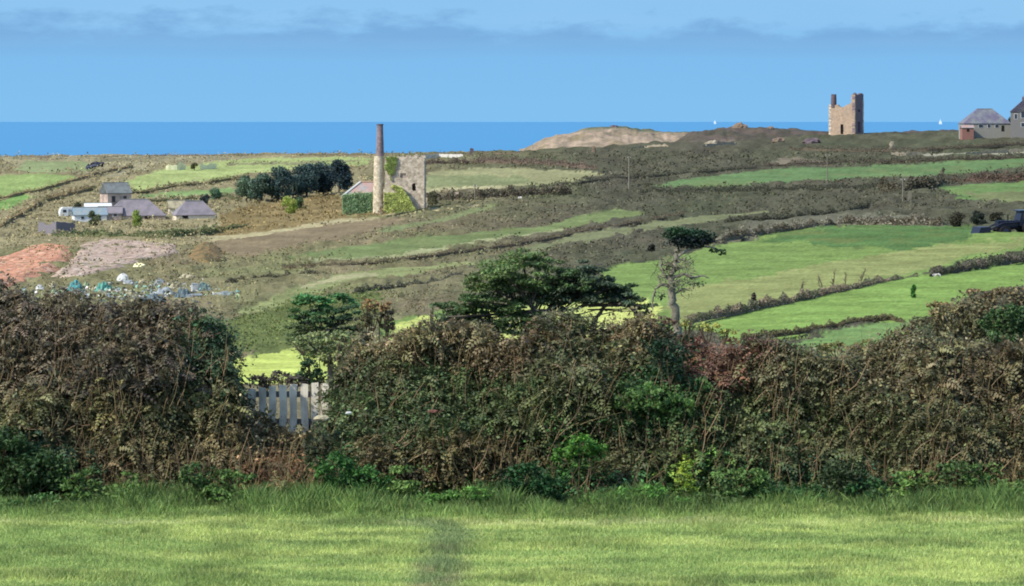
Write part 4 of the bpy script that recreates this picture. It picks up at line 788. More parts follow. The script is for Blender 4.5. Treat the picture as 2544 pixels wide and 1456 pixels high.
far_tree('shrub', 'dark blue green bush just left of the small tree by the farm barns', 510, 506, 26, 24, (74, 84, 80), 147, trunk=0.0, cat='bush')
far_tree('shrub', 'dark bush between the two cream field walls on the left skyline', 483, 420, 22, 16, (92, 92, 62), 148, trunk=0.0, cat='bush')
far_tree('thorn_bush', 'dark round bush left of the dark tractor, farther from it', 2380, 566, 50, 40, (74, 72, 58), 149, trunk=0.0, cat='bush')
far_tree('thorn_bush', 'dark blue green bush beside the dark tractor bucket', 2430, 566, 44, 42, (60, 68, 58), 150, trunk=0.0, cat='bush')
far_tree('thorn_bush', 'dark bush behind the bonnet of the dark tractor', 2478, 556, 44, 30, (70, 70, 56), 151, trunk=0.0, cat='bush')
far_tree('thorn_bush', 'dark bush left of the moor strip near the bare tree top', 1620, 628, 26, 22, (60, 62, 54), 152, trunk=0.0, cat='bush')
far_tree('thorn_bush', 'dark round bush right of the ruined engine house wall', 1075, 510, 30, 34, (112, 112, 86), 153, trunk=0.0, cat='bush')
far_tree('thorn_bush', 'bare grey bush standing in the brown hedge below the brightest field', 2270, 742, 10, 34, (84, 132, 66), 155, trunk=0.0, cat='bush', blobs=5)
far_tree('thorn_bush', 'little dark pointed bush in the long brown hedge between the fields', 1873, 770, 12, 44, (96, 86, 80), 156, trunk=0.0, cat='bush', blobs=6)
# bare saplings standing over the long brown hedge
for i, (px, br, h, ln, lab) in enumerate([(1990, 742, 44, 6, 'leftmost of the thin bare saplings over the long brown hedge'), (2040, 735, 54, -8, 'second thin bare sapling from the left over the long brown hedge'), (2065, 728, 60, 10, 'tallest thin bare sapling over the long brown hedge'), (2098, 724, 46, 4, 'fourth thin bare sapling from the left over the long brown hedge'), (2125, 718, 52, 26, 'rightmost thin bare sapling, leaning right, over the long brown hedge')]):
    p = G(px, br); s = p[1] / F; t = thing('bare_sapling', lab, 'sapling', tuple(p), 'bare saplings over the hedge'); R = np.random.default_rng(160 + i)
    e = p + np.array([ln * s, 0, h * s]); obj('trunk', list(tube([p - (0, 0, .2), (p + e) / 2 + np.array([R.normal() * 3 * s, 0, 0]), e], [0.07, 0.05, 0.02], 5)), M_bark, t)
    n = 34; f = R.uniform(0.25, 0.95, n)[:, None]; a = p + (e - p) * f; b = a + R.normal(size=(n, 3)) * np.array([5, 5, 3]) * s + np.array([0, 0, 6 * s]); obj('twigs', stems(a, (a + b) / 2 + R.normal(size=(n, 3)) * s, b, 0.022, jit(A(132, 124, 94), n), K=4), M_dry, t)
# ------------------------------------------------------------------ engine house with stack
def wallmask(w, h, cell, top=None, holes=()):
    nx, nz = int(round(w / cell)), int(round(h / cell)); m = np.ones((nx, nz), bool); X = (np.arange(nx) + .5) * cell; Z = (np.arange(nz) + .5) * cell
    if top is not None: T = np.interp(X, [t[0] for t in top], [t[1] for t in top]) + (vnoise(X * 1.7, X * 0 + w) - 0.5) * 0.7; m &= Z[None] < T[:, None]
    for (a, b, c, d) in holes: m &= ~((X[:, None] > a) & (X[:, None] < b) & (Z[None] > c) & (Z[None] < d))
    return m
def ivy(name, label, pts_fn, n, leaf, col, seed, cat='ivy'):
    R = np.random.default_rng(seed); P = pts_fn(R, n); n = len(P); tone = 0.55 + 0.9 * fbm(P[:, 0] * 1.2 + P[:, 1], P[:, 2] * 1.2, 3)
    obj(name, leafq(P, leaf * R.uniform(.7, 1.4, n), jit(LIN(col) * KA * 1.8 * tone[:, None], n, 0.25, .07, R), up=0.1, R=R), M_far, label=label, cat=cat)
def engine_house():
    p = G(941, 529); d = p[1]; s = d / F          # foot of the stack
    m = lambda px: px * s
    zb = p[2]; loc = np.array([p[0], d, zb])
    t = thing('chimney_stack', 'tall round mine chimney of pale stone with a reddish brick top', 'chimney', tuple(loc))
    zz = np.linspace(-1, m(141), 22); r = np.interp(zz, [0, m(141)], [m(15), m(12)]); n = 20; R = np.random.default_rng(2)
    P = np.stack([0 * zz, 0 * zz, zz], 1) + loc; parts = list(tube(P, r * (1 + R.normal(size=22) * .012), n)); obj('stone_shaft', parts, M_stonep, t)
    zz = np.linspace(m(141.5), m(218), 14); r = np.interp(zz, [m(141), m(218)], [m(10), m(7.6)]); P = np.stack([0 * zz + m(3), 0 * zz, zz], 1) + loc
    obj('brick_shaft', list(tube(P, r, n)), M_brick, t)
    P = np.array([(m(3), 0, m(218)), (m(3), 0, m(221))]) + loc; obj('brick_cap', list(tube(P, [m(8.8), m(8.6)], n)), M_stoned, t)
    # house
    x0 = m(957 - 941); w = m(98); h = m(141); dep = 8.0; c = 0.28
    t = thing('engine_house', 'roofless ivy hung stone engine house beside the tall chimney', 'ruin', tuple(loc + (x0 + w / 2, 4, 0)))
    hol = [(m(38), m(52), m(86), m(99)), (m(68), m(76), m(56), m(73))]
    top = [(0, h - .5), (m(10), h - .2), (m(40), h - .1), (m(70), h - .1), (m(76), h + .3), (m(84), h + .2), (m(97), h - .3)]
    front = xf(cellwall(wallmask(w, h + .6, c, top, hol), c, c, 0.9), tuple(loc + (x0, -1.0, 0))); obj('front_wall', front, M_stone, t)
    rgt = xf(cellwall(wallmask(dep, h + .6, c, [(0, h - .2), (3, h - 1.5), (5, h - .6), (8, h)]), c, c, 0.9), tuple(loc + (x0 + w, -0.1, 0)), rz=math.pi / 2); obj('side_wall', rgt, M_stone, t)
    lft = xf(cellwall(wallmask(dep, h, c, [(0, h - .4), (3, h - 2), (8, h - 3)]), c, c, 0.9), tuple(loc + (x0 + .9, -0.1, 0)), rz=math.pi / 2); obj('side_wall', lft, M_stone, t)
    bk = xf(cellwall(wallmask(w, h, c, [(0, h - 3), (5, h - 4), (w, h - 1)]), c, c, 0.9), tuple(loc + (x0, dep - .1, 0))); obj('back_wall', bk, M_stone, t)
    q = xf(boxm(0, m(9), -0.18, 0.5, 0, h - .4), tuple(loc + (x0 + w - m(9.5), -1.0, 0))); obj('quoin_stones', q, M_stone, t)
    # sheets behind the openings stand in for shade inside: dark doorway, pinkish window
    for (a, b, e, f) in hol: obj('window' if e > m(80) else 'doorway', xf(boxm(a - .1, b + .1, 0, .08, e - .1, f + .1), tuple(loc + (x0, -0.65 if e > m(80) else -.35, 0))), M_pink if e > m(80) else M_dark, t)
    # broken lower wall in front
    w2 = m(62); t2 = thing('broken_wall', 'low broken stone wall smothered in yellow ivy before the engine house', 'wall', tuple(loc + (x0 + w2 / 2 - 1, -3, -1)))
    obj('wall', xf(cellwall(wallmask(w2, m(90), c, [(0, m(72)), (m(8), m(70)), (m(20), m(84)), (m(28), m(82)), (m(50), m(70)), (m(60), m(40))]), c, c, 0.8), tuple(loc + (x0 - m(3), -2.6, -m(6)))), M_stonep, t2)
    def f1(R, n): return loc + np.stack([x0 + R.uniform(0, m(30), n) - 0.0, -1.15 - R.random(n) * .35, R.uniform(m(76), m(140), n)], 1)
    def f1b(R, n):
        P = f1(R, n); u = (P[:, 0] - loc[0] - x0) / m(30); v = (P[:, 2] - loc[2]); return P[(v > m(80) + np.abs(u - .45) ** 1.5 * m(110) + (fbm(u * 5, v * 1, 3) - .5) * 4) & (np.abs(u - .5) < .36 + .5 * (fbm(v * .8, u, 3) - .35))]
    ivy('wall_ivy', 'bright green ivy hanging on the upper left of the engine house wall', f1b, 6500, .13, (150, 166, 96), 171)
    def f2(R, n):
        x = R.uniform(0, w2 * 1.25, n); tp = np.interp(x, [0, m(8), m(14), m(22), m(45), m(62), m(76)], [m(60), m(54), m(62), m(78), m(70), m(46), m(20)]); z = R.random(n) * tp; P = loc + np.stack([x0 - m(2) + x, -2.75 - R.random(n) * .5, -m(6) + z], 1)
        return P[(fbm(x * .9 + 3, z * .5, 3) > .31)]
    ivy('wall_ivy', 'yellow green ivy smothering the low broken wall at the chimney foot', f2, 11000, .15, (190, 198, 118), 172)
    far_tree('shrub', 'grey green bush leaning on the right foot of the engine house', 1040, 516, 30, 34, (138, 146, 110), 173, trunk=0, cat='bush')
    # dark slab chimney behind left of stack
    q = G(929, 500); obj('stone_pillar', xf(boxm(-.35, .35, -.35, .35, -1, m(62)), tuple(np.array([q[0] - .3, d + 6, zb]))), M_stoned, label='thin dark pillar just left of the tall chimney above the shed', cat='pillar')
    # pillar stump at the right
    q = G(1051, 516); obj('stone_pillar', xf(cellwall(wallmask(1.0, 3.2, .25, [(0, 3), (1, 2.6)]), .25, .25, .8), tuple(q - (0, 0, .3))), M_stonep, label='pale leaning stone pillar right of the engine house', cat='pillar')
    q = G(1131, 498); obj('stone_pillar', xf(cellwall(wallmask(.9, 2.6, .22, [(0, 2.5), (.9, 2.3)]), .22, .22, .8), tuple(q - (0, 0, .3))), M_pink, label='small buff gate pillar in the dark hedge right of the engine house', cat='pillar')
    # shed
    bx = loc + (m(-88), 1.5, -m(3)); wd = m(76); hv = m(44); hr = m(78); dp = 8.0
    t = thing('ruined_shed', 'ivy covered ruined shed with a half collapsed hipped roof left of the chimney', 'shed', tuple(bx + (wd / 2, dp / 2, 0)))
    obj('wall', [xf(boxm(0, wd, 0, dp, 0, hv), tuple(bx))], M_stone, t)
    V = np.array([(-.3, -.3, hv + .01), (wd + .3, -.3, hv + .01), (wd + .3, dp + .3, hv + .01), (-.3, dp + .3, hv + .01), (m(40), dp / 2, hr), (wd + .3, dp / 2, hr)])
    obj('roof', [(V + bx, np.array([(0, 1, 5, 4), (2, 3, 4, 5)]), None), (V + bx, np.array([(3, 0, 4), (1, 2, 5)]), None)], M_rust, t)
    E = [V[0] + bx + (0, -.12, .05), V[4] + bx + (0, -.1, .12)]; obj('roof_verge', list(tube(E, [.22, .22], 6)), M_white, t)
    E = [V[4] + bx + (0, 0, .1), V[5] + bx + (0, 0, .1)]; obj('ridge', list(tube(E, [.22, .22], 6)), mat('ridge_tile', tuple(A(214, 176, 144))), t)
    def f3(R, n):
        x = R.uniform(-.3, wd, n); z = R.random(n) ** .8 * (hv + .3 + np.clip(x, 0, m(30)) * .25 * (R.random(n))); P = bx + np.stack([x, -.2 - R.random(n) * .9, z + (R.random(n) < .25) * R.random(n) * 1.6 * fbm(x, x * 0, 3)], 1); return P
    ivy('shed_ivy', 'mid green ivy covering the front wall of the ruined shed', f3, 9000, .15, (140, 166, 120), 174)
engine_house()

# ------------------------------------------------------------------ ruined tower on the skyline
def tower():
    d = 1118.0; s = d / F; base = W(2120, 334, d); a = math.radians(-29); zc = base[2] - 3.0
    L1, L2 = 9.8, 9.0; c = .3; H = 16.0 + 3.0; k = 1 / 67 ; yy = lambda z: (1225 - z) * k + 3.0 ; xx = lambda x: (x - 205) * k / math.cos(a) 
    # corner nearest the camera at px 2062+ (555/10.49)=2135? -> from the trace
    corner = W(2123.3, 334, d); corner[2] = zc
    t = thing('ruined_tower', 'roofless square stone tower ruin standing alone on the right skyline', 'ruin', tuple(corner))
    dx = np.array([math.cos(a), math.sin(a), 0])
    A1 = corner - np.array([math.cos(a), -math.sin(-a) * -1 * -1, 0]) * 0
    # left face: from the corner going left and away
    ang1 = math.radians(180 - 29)   # direction of left wall from the corner
    top = [(xx(205), yy(455)), (xx(360), yy(455)), (xx(400), yy(500)), (xx(480), yy(540)), (xx(560), yy(480)), (xx(640), yy(440)), (xx(700), yy(400)), (xx(702), yy(195)), (xx(760), yy(190))]
    hol = [(xx(428), xx(500), yy(1230), yy(960))]
    m1 = wallmask(L1, H, c, top, hol); wl = cellwall(m1, c, c, 1.0)
    # local x=0 at far left end: place so that x=L1 meets the corner
    u1 = np.array([math.cos(ang1), math.sin(ang1), 0]); start = corner + u1 * L1
    obj('front_wall', xf(wl, tuple(start), rz=ang1 + math.pi), mat('tan_stone', tuple(A(206, 178, 150)), var=.14, scale=1.6, mode='voronoi', rough=.95, bump=.08, bscale=2, second=tuple(A(192, 170, 146))), t)
    ang2 = ang1 - math.pi / 2       # right face direction
    u2 = np.array([math.cos(ang2), math.sin(ang2), 0])
    yy2 = yy; x2 = lambda x: (x - 760) * k / math.cos(ang2)
    hol2 = [(x2(865), x2(950), yy(645), yy(585)), (x2(865), x2(945), yy(1190), yy(905))]
    m2 = wallmask(L2, H, c, [(0, yy(192)), (6, yy(192)), (6.4, yy(170)), (9, yy(165))], hol2); w2_ = cellwall(m2, c, c, 1.0)
    obj('side_wall', xf(w2_, tuple(corner), rz=ang2), mat('shaded_stone', tuple(A(150, 132, 134)), var=.14, scale=1.6, mode='voronoi', rough=.95, bump=.08, bscale=2), t)  # same stone as the front wall, with its shade put into the colour
    m3 = wallmask(L2, H, c, [(0, yy(455)), (3, yy(560)), (9, yy(620))]); obj('side_wall', xf(cellwall(m3, c, c, 1.0), tuple(start), rz=ang2), M_stone, t)
    m4 = wallmask(L1, H, c, [(0, yy(640)), (5, yy(600)), (9.3, yy(560)), (9.8, yy(300))]); obj('back_wall', xf(cellwall(m4, c, c, 1.0), tuple(start + u2 * (L2 - 1.0)), rz=ang1 + math.pi), M_stone, t)
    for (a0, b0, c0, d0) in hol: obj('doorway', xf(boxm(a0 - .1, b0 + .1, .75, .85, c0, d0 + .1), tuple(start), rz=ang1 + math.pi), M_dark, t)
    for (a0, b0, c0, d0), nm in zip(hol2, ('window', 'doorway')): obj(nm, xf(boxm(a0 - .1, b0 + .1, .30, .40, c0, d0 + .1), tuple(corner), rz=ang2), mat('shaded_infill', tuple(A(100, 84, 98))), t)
    st = start - u1 * 1.2 + np.array([0, .9, 0]); zt = zc + yy(185)
    obj('stack_stub', list(tube([st + (0, 0, yy(520)), st + (0, 0, yy(300)), st + (0.0, 0, yy(185))], [1.15, 1.08, 1.0], 14)), M_stoned, t)
tower()

# ------------------------------------------------------------------ gabled and hipped houses
def house(name, label, px, row, w, l, he, hr, rot, wallm, roofm, hip=0.0, wins=(), door=None, chim=(), cat='house', grp=None, frame=True, z=None, d=None, sink=0.5, ov=.25):
    """w along local x (ridge direction), l along local y"""
    p = G(px, row) if d is None else W(px, row, d); t = thing(name, label, cat, tuple(p), grp); T = lambda q: xf(q, tuple(p), rz=rot)
    V = np.array([(-w / 2, -l / 2, -sink), (w / 2, -l / 2, -sink), (w / 2, l / 2, -sink), (-w / 2, l / 2, -sink), (-w / 2, -l / 2, he), (w / 2, -l / 2, he), (w / 2, l / 2, he), (-w / 2, l / 2, he)])
    parts = [T((V, np.array([(0, 1, 5, 4), (1, 2, 6, 5), (2, 3, 7, 6), (3, 0, 4, 7)]), None))]
    if hip == 0:
        g = np.array([(-w / 2, -l / 2, he), (-w / 2, l / 2, he), (-w / 2, 0, hr), (w / 2, -l / 2, he), (w / 2, l / 2, he), (w / 2, 0, hr)]); parts.append(T((g, np.array([(0, 2, 1), (3, 4, 5)]), None)))
    obj('wall', parts, wallm, t)
    o = ov; sl = (hr - he) / (l / 2); hx = w / 2 - hip; y = l / 2 + o; ze = he - o * sl; th = .16
    ex = w / 2 + o
    if hip: ze_x = ze
    rid = (hx if hip else ex)
    Rv = np.array([(-ex, -y, ze), (ex, -y, ze), (ex, y, ze), (-ex, y, ze), (-rid, 0, hr + .03), (rid, 0, hr + .03)]); Rt = Rv + np.array([0, 0, th])
    Va = np.concatenate([Rv, Rt])
    q = [(6, 7, 11, 10), (8, 9, 10, 11), (1, 0, 4, 5), (3, 2, 5, 4), (0, 1, 7, 6), (2, 3, 9, 8)]; tr = []
    if hip: tr = [(9, 6, 10), (7, 8, 11), (0, 3, 4), (2, 1, 5)]; q += [(1, 2, 8, 7), (3, 0, 6, 9)]
    else: q += [(3, 0, 6, 9), (1, 2, 8, 7)]; tr = [(9, 6, 10), (7, 8, 11), (0, 3, 4), (2, 1, 5)]
    rp = [T((Va, np.array(q), None)), T((Va, np.array(tr), None))]; ro = obj('roof', rp, roofm, t)
    E = T((np.array([(-rid, 0, hr + .2), (rid, 0, hr + .2)]), np.zeros((0, 4)), None))[0]; sub('ridge_tiles', list(tube(E, [.13, .13], 6)), M_slate, ro, t)
    for (cxx, hh) in chim: sub('chimney', T(boxm(cxx - .45, cxx + .45, -.4, .4, hr - 1, hr + hh)), M_stoned, ro, t); sub('chimney_pot', list(tube(T((np.array([(cxx, 0, hr + hh), (cxx, 0, hr + hh + .5)]), np.zeros((0, 4)), None))[0], [.15, .13], 8)), M_brick, ro, t)
    for (side, a, zc, ww, hh) in wins:       # side 'f' front (-y), 'l' left gable (-x)
        if side == 'f': fr = boxm(a - ww / 2 - .1, a + ww / 2 + .1, -l / 2 - .06, -l / 2 + .05, zc - hh / 2 - .1, zc + hh / 2 + .1); gl = boxm(a - ww / 2, a + ww / 2, -l / 2 - .09, -l / 2 - .05, zc - hh / 2, zc + hh / 2)
        else: fr = boxm(-w / 2 - .06, -w / 2 + .05, a - ww / 2 - .1, a + ww / 2 + .1, zc - hh / 2 - .1, zc + hh / 2 + .1); gl = boxm(-w / 2 - .09, -w / 2 - .05, a - ww / 2, a + ww / 2, zc - hh / 2, zc + hh / 2)
        wo = obj('window', T(fr), M_white if frame else M_stoned, t); sub('pane', T(gl), M_glass, wo, t)
    if door: a, ww, hh = door; obj('door', T(boxm(a - ww / 2, a + ww / 2, -l / 2 - .08, -l / 2 + .05, 0, hh)), M_dark, t)
    return t
# farm group on the left
house('farmhouse', 'tallest gabled stone farmhouse with a grey slate roof at the left', 287, 534, 6.4, 6.0, 5.8, 8.2, math.radians(27), M_pink, M_slate, wins=[('f', -1.6, 4.2, .8, 1.4), ('f', 1.5, 4.3, .7, 1.2), ('f', -1.6, 1.4, .9, 1.1)], frame=False, door=(.4, 1.0, 2.0))
house('barn', 'long low barn with a lilac grey roof in front of the farmhouse', 335, 546, 15, 7.0, 1.3, 4.9, math.radians(8), M_pink, M_slatep, hip=4.2, wins=[('f', -4, .5, .7, .6)], frame=False, door=(3, 1.2, 1.2), cat='barn')
house('cottage', 'small pink walled outbuilding joined to the left end of the long barn', 274, 549, 5.6, 4.0, 2.0, 3.4, math.radians(8), M_pink, M_slatep, wins=[('f', 1.2, 1.6, .9, .8)], door=(-1.2, .9, 1.7), cat='outbuilding')
house('shed', 'low shed with a bright white sheet roof left of the farmhouse', 243, 538, 6.5, 4.0, 2.4, 3.3, math.radians(12), M_render, M_white, cat='shed', door=(0, 1, 1.9))
house('shed', 'pale blue tin roofed shed with a white end wall left of the farmhouse', 222, 551, 8.0, 5.0, 1.8, 3.4, math.radians(16), M_white, M_tin, cat='shed', wins=[('f', -2, 1.1, .7, .6)], door=(2, 1, 1.6))
house('barn', 'ruined cream stone barn with a sagging lilac roof right of the long barn', 482, 546, 9.6, 6.5, 1.4, 4.4, math.radians(14), M_render, M_slatep, hip=2.6, cat='barn', door=(-2.6, 1.4, 1.3))
house('barn', 'small cream broken roofed outhouse behind the ruined cream barn', 450, 528, 6.6, 4.0, 1.3, 3.0, math.radians(14), M_render, M_creamt, cat='outbuilding', door=(0, 1, 1.2))
# right skyline houses
house('bungalow', 'long hip roofed grey house on the right skyline', 2446, 326, 17.0, 9.5, 3.0, 8.0, math.radians(4), mat('shaded_grey_render', tuple(A(170, 168, 156)), var=.12), M_slated, hip=5.6, wins=[('f', -2.5, 1.9, 1.6, 1.1), ('f', .5, 1.9, 1.0, 1.1), ('f', 3.4, 1.9, 1.2, 1.1)], d=1060, sink=4, door=(5.6, 1, 2.1))
house('outhouse', 'small orange brick outhouse at the left end of the hip roofed house', 2402, 327, 4.2, 4.0, 1.4, 2.2, 0.05, mat('orange_brick', tuple(A(168, 122, 108)), var=.2, scale=2), M_rust, d=1052, sink=3, cat='outbuilding', door=(0, .9, 1.3))
house('cottage', 'tall gabled house cut off by the right edge of the view', 2545, 318, 9.0, 9.0, 6.0, 10.0, math.radians(74), mat('grey_render', tuple(A(136, 134, 130)), var=.1), M_slated, wins=[('l', 0, 4.8, 1.5, 2.2), ('l', -2.6, 4.2, 1.0, 1.8), ('l', 2.6, 4.2, 1.0, 1.8), ('l', 0, 1.2, 1.4, 1.4)], chim=[(-3.9, 1.2)], d=1050, sink=4)
far_tree('shrub', 'dark bush between the two houses on the right skyline', 2508, 330, 22, 40, (70, 82, 72), 180, trunk=0, cat='bush')
far_tree('shrub', 'low hedge bush in front of the gabled house at the right edge', 2536, 331, 34, 16, (66, 90, 76), 181, trunk=0, cat='bush')
# caravan
def caravan():
    p = G(170, 541); t = thing('caravan', 'small white caravan at the left end of the farm', 'caravan', tuple(p)); r = math.radians(20); T = lambda q: xf(q, tuple(p), rz=r)
    prof = [(-2.2, .5), (2.2, .5), (2.4, 1.2), (2.1, 2.3), (1.6, 2.7), (-1.6, 2.7), (-2.2, 2.2), (-2.4, 1.2)]; n = len(prof)
    V = np.array([(x, y, z) for y in (-1.1, 1.1) for x, z in prof]); Fq = np.array([(i, (i + 1) % n, n + (i + 1) % n, n + i) for i in range(n)])[:, ::-1]
    obj('body', [T((V, Fq, None)), T((V, np.array([list(range(n)), list(range(2 * n - 1, n - 1, -1))]), None))], M_white, t)
    for x in (-1.2, .9): obj('window', T(boxm(x - .45, x + .45, -1.13, -1.08, 1.4, 2.1)), M_glass, t)
    obj('door', T(boxm(-.25, .3, -1.12, -1.08, .6, 2.2)), M_tin, t)
    for y in (-1.05, 1.05): obj('wheel', [T(q) for q in tube([(0, y - .1, .33), (0, y + .1, .33)], [.33, .33], 14)], M_tyre, t)
    p2 = G(176, 548)
caravan()
# stone wall fragment left of the farm
def low_wall(label, pts, h, mt, th=.6, name='stone_wall', grp='stone walls on the moor', rag=.3):
    P = [G(*q) for q in pts]; V = []; R = np.random.default_rng(int(pts[0][0] * 3) + 5); F_ = []
    Q = []
    for a, b in zip(P[:-1], P[1:]):
        k = max(2, int(np.linalg.norm(b - a) / .8)); Q += [a + (b - a) * i / k for i in range(k)]
    Q.append(P[-1]); n = len(Q)
    for i, q in enumerate(Q):
        z = float(gz(q[0], q[1])); hh = h * (1 + R.normal() * rag * .5) * (0.8 + .4 * vnoise(i * .2, pts[0][0])); o = R.normal() * .05
        V += [(q[0], q[1] - th / 2 + o, z - .6), (q[0], q[1] - th * .35 + o, z + hh), (q[0], q[1] + th * .35, z + hh), (q[0], q[1] + th / 2, z - .6)]
    for i in range(n - 1):
        for j in range(3): F_.append((4 * i + j, 4 * i + 4 + j, 4 * i + 5 + j, 4 * i + 1 + j))
    F_ += [(0, 1, 2, 3), (4 * n - 1, 4 * n - 2, 4 * n - 3, 4 * n - 4)]
    obj(name, (np.array(V), np.array(F_), None), mt, label=label, cat='wall', group=grp)
low_wall('grey roofless stone wall standing below the white caravan', [(96, 580), (140, 584), (186, 580)], 2.4, mat('grey_wall', tuple(A(142, 136, 140)), var=.12, scale=1), th=1.2, rag=.1)
low_wall('left of two cream stone walls above the long pale field', [(412, 420), (440, 420), (461, 419)], 1.7, mat('cream_wall', tuple(A(232, 224, 176) * 1.7), var=.2, scale=1), rag=.4)
low_wall('right of two cream stone walls above the long pale field', [(497, 419), (520, 418), (538, 417)], 1.7, MATS['cream_wall'], rag=.4)
low_wall('pale grey wall top on the skyline right of the engine house', [(1055, 391), (1090, 389), (1150, 389)], 1.0, mat('pale_wall', tuple(A(206, 202, 190) * 1.4), var=.1, scale=1), rag=.2)
mat('outcrop', tuple(A(186, 172, 146)), var=.3, scale=1)
low_wall('cream stone outcrop line at the right under the brown hedge', [(2215, 388), (2250, 387), (2290, 385)], .9, MATS['outcrop'], rag=.5)
low_wall('pale stone line at the right edge below the houses', [(2400, 386), (2450, 382), (2500, 378), (2544, 376), (2600, 374)], .8, MATS['outcrop'], rag=.5)
low_wall('pale stony line low on the right of the heath hill', [(1745, 368), (1780, 364), (1830, 360)], 1.4, MATS['outcrop'], rag=.6)
low_wall('pale stone line below the tan headland', [(1560, 372), (1600, 368), (1660, 366)], .9, MATS['outcrop'], rag=.6)
# rocks
def rock(px, row, w, h, label, mt, seed, d=None, name='rock', grp=None):
    p = G(px, row) if d is None else W(px, row, d); s = p[1] / F; lump(0, 0, 0, w * s / 2, w * s * .4, h * s, seed, mt, name, label, 'rock', grp, sub_n=18, amp=.45, world=tuple(p))
M_rock = mat('moor_rock', tuple(A(150, 130, 110)), var=.3, scale=1.2, rough=.95, bump=.1, bscale=2)
rock(1838, 325, 44, 18, 'pointed brown rock pile on top of the heath hill', M_rock, 1, d=1142)
rock(1915, 322, 20, 8, 'small dark rock on the heath hill right of the pointed rock pile', M_rock, 2, d=1142)
rock(1526, 317, 22, 6, 'small dark rock lying on top of the tan headland', M_stoned, 3, d=1232)
rock(2215, 366, 14, 14, 'pale grey boulder in the brown heath right of the ruined tower', MATS['outcrop'], 4)
rock(1292, 496, 12, 8, 'small white boulder in the dark scrub right of the engine house', MATS['pale_wall'], 5)
rock(346, 668, 30, 14, 'pale cream boulder above the scrap heap', MATS['cream_wall'], 6)
rock(1770, 360, 40, 10, 'pale stone outcrop low on the left side of the heath hill', MATS['outcrop'], 7)
rock(1475, 378, 10, 14, 'small pointed pale rock on the dark moor below the tan headland', M_rock, 8)
rock(2018, 356, 50, 12, 'dark grey rock mound left below the ruined tower', M_stoned, 9)
rock(1935, 352, 34, 10, 'pale rock spread on the heath left below the ruined tower', M_rock, 10)
rock(2328, 692, 26, 12, 'dark and white stones in the gap of the hedge above the brightest field', MATS['pale_wall'], 11)
# spoil heaps
def heap(label, pts, hpx, colf, seed, name='spoil_heap'):
    """pts: outline of the heap's foot on the ground"""
    P = np.array([G(*q)[:2] for q in pts]); c = P.mean(0); x0, y0 = P.min(0) - 1; x1, y1 = P.max(0) + 1; nx, ny = 150, 90
    X, Y = np.meshgrid(np.linspace(x0, x1, nx), np.linspace(y0, y1, ny), indexing='ij'); ins = inpoly(X + 2 * (fbm(X / 4, Y / 6, 3) - .5), Y, [tuple(q) for q in P])
    # distance to the outline
    dm = np.full(X.shape, 1e9)
    for a, b in zip(P, np.roll(P, -1, 0)):
        ab = b - a; tt = np.clip(((X - a[0]) * ab[0] + (Y - a[1]) * ab[1]) / (ab @ ab + 1e-9), 0, 1); dm = np.minimum(dm, np.hypot(X - a[0] - tt * ab[0], Y - a[1] - tt * ab[1]))
    s = c[1] / F; H = hpx * s; f = np.where(ins, np.clip(dm / (H * 2.2), 0, 1) ** .7, 0); rg = fbm(X / 0.9 + seed, Y / 2.6, 4) - .5
    Z = gz(X, Y) - .5 + ins * 0.4 + f * H * (1 + .45 * rg) + (fbm(X / .7, Y / .9, 2) - .5) * .3 * f
    C = colf(X, Y, rg, f) * 1.25; idx = np.arange(X.size).reshape(X.shape); Fc = np.stack([idx[:-1, :-1], idx[1:, :-1], idx[1:, 1:], idx[:-1, 1:]], -1).reshape(-1, 4)
    obj(name, (np.stack([X, Y, Z], -1).reshape(-1, 3), Fc, C.reshape(-1, 3)), mrock, label=label, cat='spoil heap', smooth=False)
def two(c1, c2, c3):
    def f(X, Y, rg, ff):
        a = np.clip(.5 + 3.2 * rg, 0, 1)[..., None]; b = (fbm(X / .7 + 5, Y / .9, 2) > .66)[..., None]
        return np.where(b, LIN(c3), LIN(c1) * a + LIN(c2) * (1 - a)) * KA
    return f
heap('long grey pink rubble heap below the farm', [(120, 690), (180, 640), (190, 612), (260, 598), (360, 604), (450, 612), (440, 632), (380, 645), (300, 670), (200, 700)], 9, two((196, 168, 146), (178, 154, 134), (210, 190, 168)), 3)
heap('salmon orange rubble heap at the left edge', [(-120, 720), (-60, 660), (0, 645), (60, 620), (130, 612), (190, 620), (170, 660), (110, 690), (50, 712), (0, 722)], 15, two((220, 158, 122), (204, 144, 110), (226, 182, 150)), 4)
heap('small russet brown spoil mound right of the grey pink rubble heap', [(462, 640), (480, 614), (510, 604), (545, 614), (556, 640), (520, 656), (480, 652)], 14, two((146, 118, 78), (128, 110, 72), (112, 104, 68)), 5)
